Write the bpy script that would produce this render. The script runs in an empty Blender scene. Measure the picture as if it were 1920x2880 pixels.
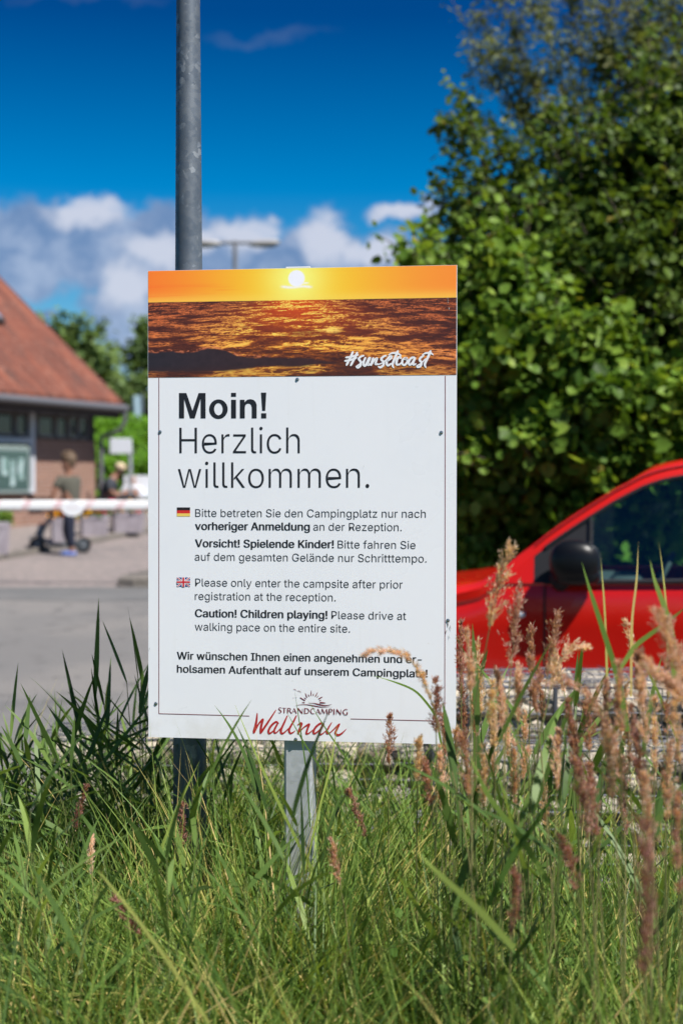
import bpy, math, random
import numpy as np
from mathutils import Vector, Matrix
random.seed(7); rng = np.random.default_rng(11)
S = bpy.context.scene
COL = S.collection
R = math.radians

# ------------------------------------------------------------------ camera
CAM = Vector((0, 0, 1.62)); FPX = 4000.0; PITCH = math.atan(86/4000)
cd = bpy.data.cameras.new('camera'); cam = bpy.data.objects.new('camera', cd); COL.objects.link(cam)
cam.location = CAM; cam.rotation_euler = (math.pi/2 - PITCH, 0, 0)
cd.sensor_fit = 'VERTICAL'; cd.sensor_height = 36; cd.sensor_width = 24; cd.lens = 50
cd.clip_start = 0.05; cd.clip_end = 5000
cd.dof.use_dof = True; cd.dof.focus_distance = 3.66; cd.dof.aperture_fstop = 2.5
S.camera = cam
S.view_settings.view_transform = 'Standard'; S.view_settings.look = 'None'
S.view_settings.gamma = 1.0; S.view_settings.exposure = EXPOSURE = 0.68
S.render.engine = 'CYCLES'
cy = S.cycles
cy.max_bounces = 6; cy.diffuse_bounces = 3; cy.glossy_bounces = 3; cy.transmission_bounces = 5; cy.transparent_max_bounces = 8
cy.caustics_reflective = False; cy.caustics_refractive = False
cy.use_denoising = True; cy.use_adaptive_sampling = True; cy.adaptive_threshold = 0.025; cy.adaptive_min_samples = 48
cy.sample_clamp_indirect = 6

# ------------------------------------------------------------------ sun and sky
SUN = Vector((0.43, -0.39, 0.81)).normalized()
sd = bpy.data.lights.new('sun', 'SUN'); sun = bpy.data.objects.new('sun', sd); COL.objects.link(sun)
sd.energy = 5.0; sd.angle = R(0.5); sd.color = (1.0, 0.96, 0.90)
sun.rotation_euler = SUN.to_track_quat('Z', 'Y').to_euler(); sun.location = (20, -20, 40)
W = bpy.data.worlds.new('World'); S.world = W; W.use_nodes = True
NT = W.node_tree; NT.nodes.clear()

class NG:
    """tiny node-graph helper"""
    def __init__(s, nt): s.nt = nt
    def n(s, t, **kw):
        nd = s.nt.nodes.new(t)
        for k, v in kw.items(): setattr(nd, k, v)
        return nd
    def put(s, sock, v):
        if hasattr(v, 'is_output') or isinstance(v, bpy.types.NodeSocket): s.nt.links.new(v, sock)
        elif v is not None: sock.default_value = v
    def m(s, op, a, b=None, c=None, clamp=False):
        nd = s.n('ShaderNodeMath', operation=op, use_clamp=clamp)
        s.put(nd.inputs[0], a); s.put(nd.inputs[1], b); s.put(nd.inputs[2], c); return nd.outputs[0]
    def v(s, op, a, b=None):
        nd = s.n('ShaderNodeVectorMath', operation=op)
        s.put(nd.inputs[0], a); s.put(nd.inputs[1], b)
        return nd.outputs['Value'] if op in ('LENGTH', 'DOT_PRODUCT') else nd.outputs[0]
    def xyz(s, x, y, z):
        nd = s.n('ShaderNodeCombineXYZ'); s.put(nd.inputs[0], x); s.put(nd.inputs[1], y); s.put(nd.inputs[2], z); return nd.outputs[0]
    def noise(s, vec, scale, detail=3, rough=.55, col=False, w=None):
        nd = s.n('ShaderNodeTexNoise'); s.put(nd.inputs['Vector'], vec)
        nd.inputs['Scale'].default_value = scale; nd.inputs['Detail'].default_value = detail; nd.inputs['Roughness'].default_value = rough
        return nd.outputs['Color'] if col else nd.outputs['Fac']
    def smooth(s, x, a, b, lo=0., hi=1.):
        nd = s.n('ShaderNodeMapRange', interpolation_type='SMOOTHSTEP'); s.put(nd.inputs[0], x)
        for i, q in enumerate((a, b, lo, hi)): nd.inputs[i+1].default_value = q
        return nd.outputs[0]
    def mix(s, f, a, b, mode='MIX'):
        nd = s.n('ShaderNodeMix', data_type='RGBA', blend_type=mode)
        s.put(nd.inputs[0], f)
        for i, q in ((6, a), (7, b)):
            if isinstance(q, tuple) and len(q) == 3: q = (*q, 1)
            s.put(nd.inputs[i], q)
        return nd.outputs[2]
    def ramp(s, f, stops):
        nd = s.n('ShaderNodeValToRGB'); e = nd.color_ramp.elements
        while len(e) < len(stops): e.new(.5)
        for q, (p, c) in zip(e, stops): q.position = p; q.color = (*c, 1)
        s.put(nd.inputs[0], f); return nd.outputs[0]

g = NG(NT)
sky = g.n('ShaderNodeTexSky', sky_type='NISHITA', sun_disc=False)
sky.sun_elevation = math.asin(SUN.z); sky.sun_rotation = math.atan2(SUN.x, SUN.y)
sky.air_density = 1.0; sky.dust_density = 0.3; sky.ozone_density = 2.5
tc = g.n('ShaderNodeTexCoord').outputs['Generated']
sx = g.n('ShaderNodeSeparateXYZ'); NT.links.new(tc, sx.inputs[0])
# polarised look of a clear northern sky: deepest about 90 degrees from the sun
gam = g.n('ShaderNodeMix', data_type='RGBA', blend_type='MULTIPLY'); gam.inputs[0].default_value = 1.0
NT.links.new(sky.outputs[0], gam.inputs[6])
NT.links.new(g.ramp(sx.outputs[2], [(.05, (.8, .95, 1.)), (.13, (.25, .74, .98)), (.20, (.0, .60, 1.)), (.31, (.0, .245, .59)), (.50, (.03, .22, .50)), (.75, (.5, .68, .9)), (1., (.8, .9, 1.))]), gam.inputs[7])
# cumulus band low in the north: direction (x/y, z/y) warped by noise
yy = g.m('MAXIMUM', sx.outputs[1], 0.05)
dirv = g.xyz(g.m('MULTIPLY', g.m('DIVIDE', sx.outputs[0], yy), 10.), g.m('MULTIPLY', g.m('DIVIDE', sx.outputs[2], yy), 10.), 0.0)
def wob(scale, amp, off):
    c = g.noise(g.v('ADD', dirv, (off, off*.7, off*.3)), scale, 4, .6, True)
    return g.v('MULTIPLY', g.v('SUBTRACT', c, (.5, .5, .5)), (amp, amp, 0))
warp = g.v('ADD', g.v('ADD', dirv, wob(2.2, .45, 3.)), wob(9., .10, 9.))
def blobs(L):
    out = None
    for cx, cy_, rx, ry in L:
        c = ((cx-960)/400., (1354-cy_)/400.)
        d = g.v('LENGTH', g.v('MULTIPLY', g.v('SUBTRACT', warp, (c[0], c[1], 0)), (400./rx, 400./ry, 0)))
        d = g.m('SUBTRACT', 1., d)
        out = d if out is None else g.m('MAXIMUM', out, d)
    return out
body = blobs([(60, 700, 420, 150), (330, 720, 300, 120), (390, 850, 170, 210), (200, 640, 220, 75), (40, 790, 190, 100), (470, 640, 160, 80), (640, 730, 200, 125), (700, 790, 460, 140), (900, 720, 150, 125), (1080, 730, 170, 100), (1140, 595, 120, 30), (-500, 760, 500, 150), (1700, 800, 600, 130), (140, 905, 40, 22)])
puff = blobs([(250, 605, 130, 45), (440, 690, 110, 55), (690, 668, 90, 55), (900, 668, 90, 70), (1070, 700, 90, 50), (350, 800, 80, 80), (740, 650, 55, 38), (1130, 592, 90, 24), (580, 680, 70, 40), (985, 690, 60, 40)])
bm = g.smooth(body, -.04, .36); pm = g.smooth(puff, -.25, .55)
tex = g.noise(warp, 3.0, 5, .6)
ccol = g.mix(g.smooth(tex, .35, .7), (1.6, 2.6, 4.6), (3.7, 4.6, 6.4))
ccol = g.mix(pm, ccol, (6.0, 6.35, 7.5))
cir = g.m('MULTIPLY', g.smooth(blobs([(760, 110, 240, 26), (250, 5, 300, 26)]), 0., .9), g.m('MULTIPLY', g.noise(g.v('MULTIPLY', dirv, (1., 4., 1.)), 2., 4), .22))
fin = g.mix(g.m('MULTIPLY', g.m('MAXIMUM', bm, g.m('MULTIPLY', pm, .9)), .93), gam.outputs[2], ccol)
fin = g.mix(cir, fin, (2.5, 3.0, 4.2))
up_ = g.smooth(sx.outputs[1], .02, .2)
fin = g.mix(up_, gam.outputs[2], fin)
bg = g.n('ShaderNodeBackground'); bg.inputs[1].default_value = 0.066
NT.links.new(fin, bg.inputs[0]); wo = g.n('ShaderNodeOutputWorld'); NT.links.new(bg.outputs[0], wo.inputs[0])

# ------------------------------------------------------------------ helpers
CF = Vector((0, math.cos(PITCH), -math.sin(PITCH))); CU = Vector((0, math.sin(PITCH), math.cos(PITCH)))
def at(px, py, d):
    """world point seen at a pixel of the 1920x2880 photograph, d metres ahead"""
    r = CF + Vector((1, 0, 0))*((px-960)/FPX) + CU*(-(py-1440)/FPX)
    return CAM + r*(d/r.y)
def gz(y):
    return 0.0 if y < 10 else (0.036*(y-10) if y < 32 else 0.792)
ORG = {}
def link(o, parent=None, loc=(0, 0, 0)):
    COL.objects.link(o); loc = Vector(loc)
    if parent is not None:
        o.parent = parent; o.location = loc - ORG[parent]
    else: o.location = loc
    ORG[o] = loc; return o
def tag(o, label=None, cat=None, group=None, kind=None):
    if label: o['label'] = label
    if cat: o['category'] = cat
    if group: o['group'] = group
    if kind: o['kind'] = kind
    return o
def thing(name, label, cat, loc, group=None):
    o = bpy.data.objects.new(name, None); o.empty_display_size = .1
    link(o, None, loc); return tag(o, label, cat, group)
def nmesh(name, V, F, mats, parent=None, loc=None, tint=None, smooth=False, mi=None, colors=None):
    """fast mesh from arrays; F = list of integer arrays (n,k); V in world space"""
    V = np.asarray(V, np.float32).reshape(-1, 3)
    if not (isinstance(F, list) and isinstance(F[0], np.ndarray)): F = [F]
    F = [np.asarray(f, np.int32) for f in F if len(f)]
    if loc is None: loc = ORG[parent] if parent is not None else Vector((float(V[:, 0].mean()), float(V[:, 1].mean()), float(V[:, 2].min())))
    V = V - np.array(loc, np.float32)
    me = bpy.data.meshes.new(name)
    me.vertices.add(len(V)); me.vertices.foreach_set('co', V.ravel())
    li = np.concatenate([f.ravel() for f in F]); tot = np.concatenate([np.full(len(f), f.shape[1], np.int32) for f in F])
    st = np.concatenate([[0], np.cumsum(tot)[:-1]]).astype(np.int32)
    me.loops.add(len(li)); me.loops.foreach_set('vertex_index', li)
    me.polygons.add(len(tot)); me.polygons.foreach_set('loop_start', st); me.polygons.foreach_set('loop_total', tot)
    if smooth: me.polygons.foreach_set('use_smooth', np.ones(len(tot), bool))
    if mi is not None: me.polygons.foreach_set('material_index', np.asarray(mi, np.int32))
    for m_ in (mats if isinstance(mats, (list, tuple)) else [mats]): me.materials.append(m_)
    if tint is not None:
        a = me.attributes.new('tint', 'FLOAT', 'POINT'); a.data.foreach_set('value', np.asarray(tint, np.float32))
    if colors is not None:
        a = me.attributes.new('ink', 'FLOAT_COLOR', 'POINT'); a.data.foreach_set('color', np.asarray(colors, np.float32).ravel())
    me.update(calc_edges=True); me.validate()
    return link(bpy.data.objects.new(name, me), parent, loc)

class MB:
    """collects shapes into ONE mesh"""
    def __init__(s): s.v = []; s.f = []; s.m = []; s.cur = 0
    def add(s, V, F):
        o = len(s.v); s.v += [tuple(p) for p in V]
        for f in F: s.f.append(tuple(i+o for i in f)); s.m.append(s.cur)
    def box(s, c, size, M=None, bev=0.0):
        x, y, z = (q/2 for q in size); M = M or Matrix.Identity(3); c = Vector(c)
        if bev <= 0:
            P = [c + M @ Vector((a*x, b*y, d*z)) for d in (-1, 1) for a, b in ((-1, -1), (1, -1), (1, 1), (-1, 1))]
            s.add(P, [(3, 2, 1, 0), (4, 5, 6, 7), (0, 1, 5, 4), (1, 2, 6, 5), (2, 3, 7, 6), (3, 0, 4, 7)]); return
        b = min(bev, x, y, z)*.999
        rings = []
        for zz, k in ((-z, b), (-z+b, 0), (z-b, 0), (z, b)):
            X, Y = x-k, y-k; e = b if k == 0 else b*.3
            rings.append([c + M @ Vector(p+(zz,)) for p in ((-X+e, -Y), (X-e, -Y), (X, -Y+e), (X, Y-e), (X-e, Y), (-X+e, Y), (-X, Y-e), (-X, -Y+e))])
        s.loft(rings, True)
    def loft(s, rings, cap=True):
        n = len(rings[0]); V = [p for r in rings for p in r]; F = []
        for i in range(len(rings)-1):
            for j in range(n): k = (j+1) % n; F.append((i*n+j, i*n+k, (i+1)*n+k, (i+1)*n+j))
        if cap: F.append(tuple(reversed(range(n)))); F.append(tuple(range((len(rings)-1)*n, len(rings)*n)))
        s.add(V, F)
    def tube(s, path, rad, n=8, cap=True):
        path = [Vector(p) for p in path]; rad = rad if isinstance(rad, (list, tuple)) else [rad]*len(path)
        rings = []; ref = None
        for i, p in enumerate(path):
            t = (path[min(i+1, len(path)-1)] - path[max(i-1, 0)]).normalized()
            if ref is None: ref = Vector((0, 0, 1)) if abs(t.z) < .9 else Vector((1, 0, 0))
            a = (ref - t*ref.dot(t)).normalized(); ref = a; b = t.cross(a)
            rings.append([p + (a*math.cos(q) + b*math.sin(q))*rad[i] for q in (2*math.pi*k/n for k in range(n))])
        s.loft(rings, cap)
    def ball(s, c, r, n=12, m=8, M=None, e=1.0):
        r = r if isinstance(r, (tuple, list)) else (r, r, r); c = Vector(c); M = M or Matrix.Identity(3); rings = []
        pw = lambda q: math.copysign(abs(q)**e, q)
        for i in range(1, m):
            th = math.pi*i/m
            rings.append([c + M @ Vector((r[0]*pw(math.sin(th))*pw(math.cos(ph)), r[1]*pw(math.sin(th))*pw(math.sin(ph)), -r[2]*pw(math.cos(th)))) for ph in (2*math.pi*k/n for k in range(n))])
        V = [p for q in rings for p in q] + [c + M @ Vector((0, 0, -r[2])), c + M @ Vector((0, 0, r[2]))]; F = []
        for i in range(m-2):
            for j in range(n): k = (j+1) % n; F.append((i*n+j, i*n+k, (i+1)*n+k, (i+1)*n+j))
        B, T = len(V)-2, len(V)-1
        for j in range(n): k = (j+1) % n; F.append((B, k, j)); F.append((T, (m-2)*n+j, (m-2)*n+k))
        s.add(V, F)
    def prism(s, poly, off):
        n = len(poly); off = Vector(off); V = [Vector(p) for p in poly] + [Vector(p)+off for p in poly]
        s.add(V, [tuple(range(n)), tuple(reversed(range(n, 2*n)))] + [((i+1) % n, i, n+i, n+(i+1) % n) for i in range(n)])
    def build(s, name, mats, parent=None, loc=None, smooth=None):
        if loc is None and parent is None:
            a = np.array([tuple(p) for p in s.v]); loc = (a[:, 0].mean(), a[:, 1].mean(), a[:, 2].min())
        loc = Vector(loc) if loc is not None else ORG[parent]
        me = bpy.data.meshes.new(name); me.from_pydata([tuple(Vector(p)-loc) for p in s.v], [], s.f)
        for m_ in (mats if isinstance(mats, (list, tuple)) else [mats]): me.materials.append(m_)
        me.polygons.foreach_set('material_index', s.m)
        if smooth is not None:
            me.polygons.foreach_set('use_smooth', [True]*len(me.polygons))
            if smooth < 180:
                try: me.set_sharp_from_angle(angle=R(smooth))
                except Exception: pass
        me.update(); return link(bpy.data.objects.new(name, me), parent, loc)

def rotz(a): return Matrix.Rotation(a, 3, 'Z')

# ------------------------------------------------------------------ materials
def mat(name, col, rough=.6, metal=0., noise=None, bump=None, spec=.5, coat=0., alpha=None):
    """noise = [(scale, colour, lo, hi), ...] layers over the base; bump = (scale, strength)"""
    m = bpy.data.materials.new(name); m.use_nodes = True; q = NG(m.node_tree); b = m.node_tree.nodes['Principled BSDF']
    b.inputs['Roughness'].default_value = rough; b.inputs['Metallic'].default_value = metal
    b.inputs['Specular IOR Level'].default_value = spec; b.inputs['Coat Weight'].default_value = coat
    co = q.n('ShaderNodeTexCoord').outputs['Object']; c = (*col, 1)
    for sc, c2, lo, hi in (noise or []):
        c = q.mix(q.smooth(q.noise(co, sc, 5, .6), lo, hi), c, c2)
    q.put(b.inputs['Base Color'], c)
    if bump:
        bn = q.n('ShaderNodeBump'); bn.inputs['Strength'].default_value = bump[1]; bn.inputs['Distance'].default_value = .02
        q.put(bn.inputs['Height'], q.noise(co, bump[0], 5, .6)); q.put(b.inputs['Normal'], bn.outputs[0])
    return m
def leafmat(name, stops, transl=.35, rough=.5, tcol=1.6):
    """two-sided leaf: colour by each leaf's own 'tint' attribute, part diffuse-transmitting"""
    m = bpy.data.materials.new(name); m.use_nodes = True; nt = m.node_tree; q = NG(nt); b = nt.nodes['Principled BSDF']
    at_ = q.n('ShaderNodeAttribute', attribute_name='tint'); c = q.ramp(at_.outputs['Fac'], stops)
    b.inputs['Roughness'].default_value = rough; b.inputs['Specular IOR Level'].default_value = .16
    q.put(b.inputs['Base Color'], c)
    tr = q.n('ShaderNodeBsdfTranslucent'); q.put(tr.inputs[0], q.mix(1., c, (tcol*1.1, tcol, tcol*.45), 'MULTIPLY'))
    ms = q.n('ShaderNodeMixShader'); ms.inputs[0].default_value = transl
    nt.links.new(b.outputs[0], ms.inputs[1]); nt.links.new(tr.outputs[0], ms.inputs[2])
    nt.links.new(ms.outputs[0], nt.nodes['Material Output'].inputs[0]); return m
def galv(name, a, b_, c_):
    m = bpy.data.materials.new(name); m.use_nodes = True; q = NG(m.node_tree); b = m.node_tree.nodes['Principled BSDF']
    co = q.n('ShaderNodeTexCoord').outputs['Object']
    vo = q.n('ShaderNodeTexVoronoi'); vo.inputs['Scale'].default_value = 70; q.put(vo.inputs['Vector'], q.v('ADD', co, q.v('MULTIPLY', q.noise(co, 40, 3, .6, True), (.02, .02, .02))))
    sp = q.n('ShaderNodeSeparateColor'); q.put(sp.inputs[0], vo.outputs['Color'])
    c = q.mix(q.smooth(q.noise(co, 9, 4), .3, .7), a, b_)
    patch = q.m('MULTIPLY', q.smooth(sp.outputs[0], .5, .95), q.smooth(q.noise(q.v('MULTIPLY', co, (1, 1, .6)), 24, 3), .48, .62))
    c = q.mix(patch, c, c_)
    q.put(b.inputs['Base Color'], c); b.inputs['Metallic'].default_value = .45
    q.put(b.inputs['Roughness'], q.smooth(sp.outputs[1], 0, 1, .42, .62)); return m

M = {}
M['galv'] = galv('galvanised_pole_steel', (.10, .12, .145), (.15, .17, .195), (.26, .28, .30))
M['galv2'] = galv('galvanised_post_steel', (.42, .44, .46), (.52, .54, .56), (.6, .62, .64))
M['panel'] = mat('white_aluminium_composite', (.80, .805, .83), .32, 0, [(3, (.775, .785, .815), .42, .68), (60, (.72, .71, .68), .68, .80)])
q = NG(M['panel'].node_tree); bb = M['panel'].node_tree.nodes['Principled BSDF']; c0 = bb.inputs['Base Color'].links[0].from_socket
co = q.n('ShaderNodeTexCoord').outputs['Object']      # faint rain streaks and a dusty lower edge
stk = q.m('MULTIPLY', q.smooth(q.noise(q.v('MULTIPLY', co, (42, 42, 1.3)), 1., 4, .6), .55, .82), .13)
sz = q.n('ShaderNodeSeparateXYZ'); q.put(sz.inputs[0], co); dust = q.m('MULTIPLY', q.smooth(sz.outputs[2], 1.05, .95), q.smooth(q.noise(co, 18, 5, .65), .40, .7, 0., .45))
q.put(bb.inputs['Base Color'], q.mix(q.m('MAXIMUM', stk, dust), c0, (.60, .58, .53))); q.put(bb.inputs['Roughness'], q.smooth(q.noise(co, 5, 4), .3, .7, .26, .40))
M['edge'] = mat('panel_edge', (.55, .55, .52), .5)
M['ink'] = mat('black_ink', (.012, .012, .016), .4)
M['grey_ink'] = mat('charcoal_ink', (.035, .036, .042), .4)
M['maroon'] = mat('maroon_ink', (.19, .018, .028), .4)
M['red_ink'] = mat('logo_red_ink', (.42, .022, .022), .4)
M['white_ink'] = mat('white_ink', (.80, .80, .82), .4)
M['steel'] = mat('stainless_screw', (.5, .5, .5), .3, 1.0)
M['rubber'] = mat('black_rubber', (.013, .013, .016), .6, 0, None, None, .25)

# ------------------------------------------------------------------ the information sign
SC = Vector((-0.1060276, 3.6499896, 1.5593057)); SW, SH = 0.8, 1.21361598
MS = (Matrix.Rotation(-0.13065497, 3, 'Z') @ Matrix.Rotation(-0.00314622, 3, 'X') @ Matrix.Rotation(0.00065484, 3, 'Y'))
SN = MS @ Vector((0, -1, 0))
def sp(a, b, h=0.0): return SC + MS @ Vector((a, -h, b))        # panel coordinates (metres), h = proud of the face
def sl(px, py):
    """panel coordinates of a spot of the printed face"""
    r = CF + Vector((1, 0, 0))*((px-960)/FPX) + CU*(-(py-1440)/FPX)
    p = CAM + r*((SC-CAM).dot(SN)/r.dot(SN)) - SC
    q = MS.transposed() @ p; return q.x, q.z
sign = thing('information_sign', 'white camping welcome sign with sunset picture strip, screwed to a square grey post', 'sign', (SC.x, SC.y+.045, 0))
b = MB(); b.box(sp(0, 0, -.002), (SW, .004, SH), MS); panel = b.build('panel', M['panel'], sign)
# square post right behind the panel
p0 = sl(835, 1300)[0]; PW = .0735
b = MB(); c = sp(p0+.0005, 0, -.004-.045)
zt = SC.z + SH/2 + .0006; rings = []
for z, k in ((-.35, 1), (zt-.006, 1), (zt, .93)):
    hw, hd = PW/2*k, .04*k; e = .006
    rings.append([Vector((c.x, c.y, z)) + MS @ Vector((x, y, 0)) for x, y in ((-hw+e, -hd), (hw-e, -hd), (hw, -hd+e), (hw, hd-e), (hw-e, hd), (-hw+e, hd), (-hw, hd-e), (-hw, -hd+e))])
b.loft(rings); post = b.build('post', M['galv2'], sign)
b = MB(); b.box(sp(p0, SH/2+.0026, -.006-.041), (PW*.9, .07, .006), MS, .002); b.build('post_cap', mat('grey_plastic_cap', (.46, .47, .48), .6), post)

# sunset strip: a printed picture, colours generated point by point
def lin(c): c = np.asarray(c, float)/255.; return np.where(c < .04045, c/12.92, ((c+.055)/1.055)**2.4)
def vnoise(x, y, seed):
    xi, yi = np.floor(x).astype(np.int64), np.floor(y).astype(np.int64); fx, fy = x-xi, y-yi
    fx, fy = fx*fx*(3-2*fx), fy*fy*(3-2*fy)
    def h(a, b):
        n = (a*374761393 + b*668265263 + seed*974634777) & 0x7fffffff
        n = ((n ^ (n >> 13))*1274126177) & 0x7fffffff
        return ((n ^ (n >> 16)) & 0xffff)/65535.
    return (h(xi, yi)*(1-fx)+h(xi+1, yi)*fx)*(1-fy) + (h(xi, yi+1)*(1-fx)+h(xi+1, yi+1)*fx)*fy
def fbm(x, y, seed, o=4):
    r = 0; a = .5
    for i in range(o): r = r + a*vnoise(x*2**i, y*2**i, seed+i*17); a *= .5
    return r/(1-.5**o)
GW, GH = 620, 230
u, v = np.meshgrid(np.linspace(0, 1, GW), np.linspace(0, 1, GH)); HZ = .706
asp = .349
du = u-.488; dv = (v-.906)*asp; rs = np.hypot(du, dv)
sstep = lambda x, a, b_: np.clip((x-a)/(b_-a), 0, 1)**2*(3-2*np.clip((x-a)/(b_-a), 0, 1))
skyc = lin([250, 112, 36])*np.ones(u.shape+(1,))
skyc = np.where((u > .5)[..., None], lin([255, 132, 44]), skyc)
gl = np.exp(-(du/.30)**2)[..., None]; low = np.exp(-((v-HZ)/.06)**2)[..., None]
skyc = skyc*(1-gl) + lin([255, 200, 40])*gl
skyc = skyc*(1-low*.55) + lin([255, 205, 80])*low*.55
g2 = np.exp(-(rs/.085)**2)[..., None]; skyc = skyc*(1-g2) + lin([255, 240, 120])*g2
cl = (sstep(fbm(u*4, v*34, 5), .52, .72)*sstep(.34-u, 0, .2)*np.exp(-((v-.80)/.05)**2))[..., None]*.75
skyc = skyc*(1-cl) + lin([222, 92, 30])*cl
wsp = (np.exp(-((v-.828-.004*np.sin(u*90))/.012)**2)*sstep(.058-np.abs(du), 0, .02) + np.exp(-((v-.862)/.007)**2)*sstep(.024-np.abs(du-.02), 0, .012))[..., None]
dsk = np.maximum(sstep(-(rs-.0265), -.003, .003)[..., None], np.clip(wsp, 0, 1)*.85)
skyc = skyc*(1-dsk) + lin([236, 234, 242])*dsk
t = np.clip((HZ-v)/HZ, 0, 1)
X = du*40/(.26+1.5*t); Y = 27*np.log(t+.05)
n1 = fbm(X*.42+2.2*vnoise(X*.3, Y*.3, 3), Y*.8+1.3*fbm(X*.55, Y*.3, 91, 3), 21, 5); n2 = fbm(X*.24, Y*.34+.8*fbm(X*.3, Y*.2, 5, 2), 44, 4); n3 = fbm(X*1.5, Y*1.8, 77, 3)
ridge = (1-np.abs(2*n1-1))**4.0; gap = sstep(n2, .40, .62)
lit = np.clip(ridge*(.12+1.15*gap)*(.5+n3), 0, 1.2)
nf = fbm(X*1.25+2*vnoise(X*.6, Y*.5, 13), Y*1.7+.9*fbm(X*.9, Y*.5, 19, 2), 87, 4); lit = np.maximum(lit, .85*(1-np.abs(2*nf-1))**4*(.25+.9*sstep(n2, .33, .6)))
glow = np.exp(-(du/(.11+.32*t))**2); near = np.exp(-(t/.36)**2)
s3 = lambda a: lin(a)[None, None]
sea = s3([34, 16, 15]) + (s3([86, 34, 22])-s3([34, 16, 15]))*n3[..., None]*.8
sea = sea + (glow*near*.75)[..., None]*(s3([225, 78, 14])-sea)
k1 = np.clip(lit**1.55*(.78+.3*glow), 0, 1)[..., None]; tip = s3([214, 110, 58])*(1-glow[..., None]) + s3([255, 138, 36])*glow[..., None]
sea = sea*(1-k1) + tip*k1
k2 = np.clip((lit-.5)*2.2*glow*(.6+.4*sstep(.6-t, 0, .3)), 0, 1)[..., None]; sea = sea*(1-k2) + s3([255, 214, 92])*k2
k3 = np.clip((.7-np.hypot((u-.605)/.055, (t-.40)/.075))*fbm(u*120, v*40, 9, 3)*2.2, 0, 1)[..., None]; sea = sea*(1-k3)+s3([255, 205, 100])*k3
dk = np.clip((1-np.hypot((u-.52)/.075, (t-.44)/.05))*1.6, 0, .75)[..., None]; sea = sea*(1-dk)+s3([120, 44, 18])*dk
crest = .225 + .045*np.exp(-((u-.21)/.06)**2) + .02*np.exp(-((u-.05)/.05)**2) - .05*sstep(u, .25, .34) + .022*(fbm(u*38, u*0, 8, 3)-.5) - .09*sstep(u, .5, .72)
foot = .035 + .05*sstep(u, .22, .45)+.02*np.sin(u*23)*sstep(u, .3, .5) + .02*fbm(u*22, v*8, 14, 3)
wv = (sstep(crest-v, -.004, .012)*sstep(v-foot, -.012, .02))[..., None]*(1-.0*u[..., None])
wv = wv*np.where(u > .62, np.clip(1-(u-.62)/.12, .25, 1), 1)[..., None]
wcol = s3([40, 32, 38])*np.clip(1-u*1.2, 0, 1)[..., None] + s3([64, 32, 26])*np.clip(u*1.2, 0, 1)[..., None]
wcol = wcol*(.75+.5*fbm(u*60, v*26, 61, 4)[..., None])
sea = sea*(1-wv) + wcol*wv
rim = (np.exp(-((v-crest-.008)/.010)**2)*sstep(fbm(u*90, v*60, 31, 2), .4, .6)*sstep(.45-u, 0, .1))[..., None]*.7
sea = sea*(1-rim)+s3([205, 116, 78])*rim
rs2 = np.exp(-((v-.20-.03*np.sin((u-.9)*40)*1)/.03)**2)*sstep(u, .90, .96)*sstep(fbm(u*80, v*50, 33, 3), .45, .65)
sea = sea*(1-.7*rs2[..., None])+s3([240, 150, 90])*.7*rs2[..., None]
bl = (sstep(.13-v, 0, .09)*(1-np.clip(u*1.6, 0, 1)*.0))[..., None]*(.55-.35*n1[..., None]); sea = sea*(1-bl)+s3([60, 30, 24])*bl
hz = (sstep(.02-t, 0, .02)*.55)[..., None]; sea = sea*(1-hz)+(s3([70, 40, 36])*(1-glow[..., None])+s3([225, 120, 30])*glow[..., None])*hz
pic = np.where((v > HZ)[..., None], skyc, sea); pic = np.clip(pic*1.12, 0, 1)
bl_, br_ = sl(416, 1061.5), sl(1284, 1054.6); btm = (bl_[1]+br_[1])/2
V = np.empty((GH, GW, 3)); a_ = -SW/2+.0012 + (SW-.0024)*u; b_ = btm + (SH/2-.0006-btm)*v
for i in range(3): V[..., i] = SC[i] + MS[i][0]*a_ + MS[i][1]*(-.0006) + MS[i][2]*b_
idx = np.arange(GW*GH).reshape(GH, GW); F = np.stack([idx[:-1, :-1], idx[:-1, 1:], idx[1:, 1:], idx[1:, :-1]], -1).reshape(-1, 4)
pm_ = bpy.data.materials.new('sunset_print'); pm_.use_nodes = True; q = NG(pm_.node_tree); bb = pm_.node_tree.nodes['Principled BSDF']
q.put(bb.inputs['Base Color'], q.n('ShaderNodeAttribute', attribute_name='ink').outputs['Color']); bb.inputs['Roughness'].default_value = .32
nmesh('sunset_picture', V.reshape(-1, 3), F, pm_, sign, colors=np.concatenate([pic, np.ones(pic.shape[:2]+(1,))], -1).reshape(-1, 4))

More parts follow.
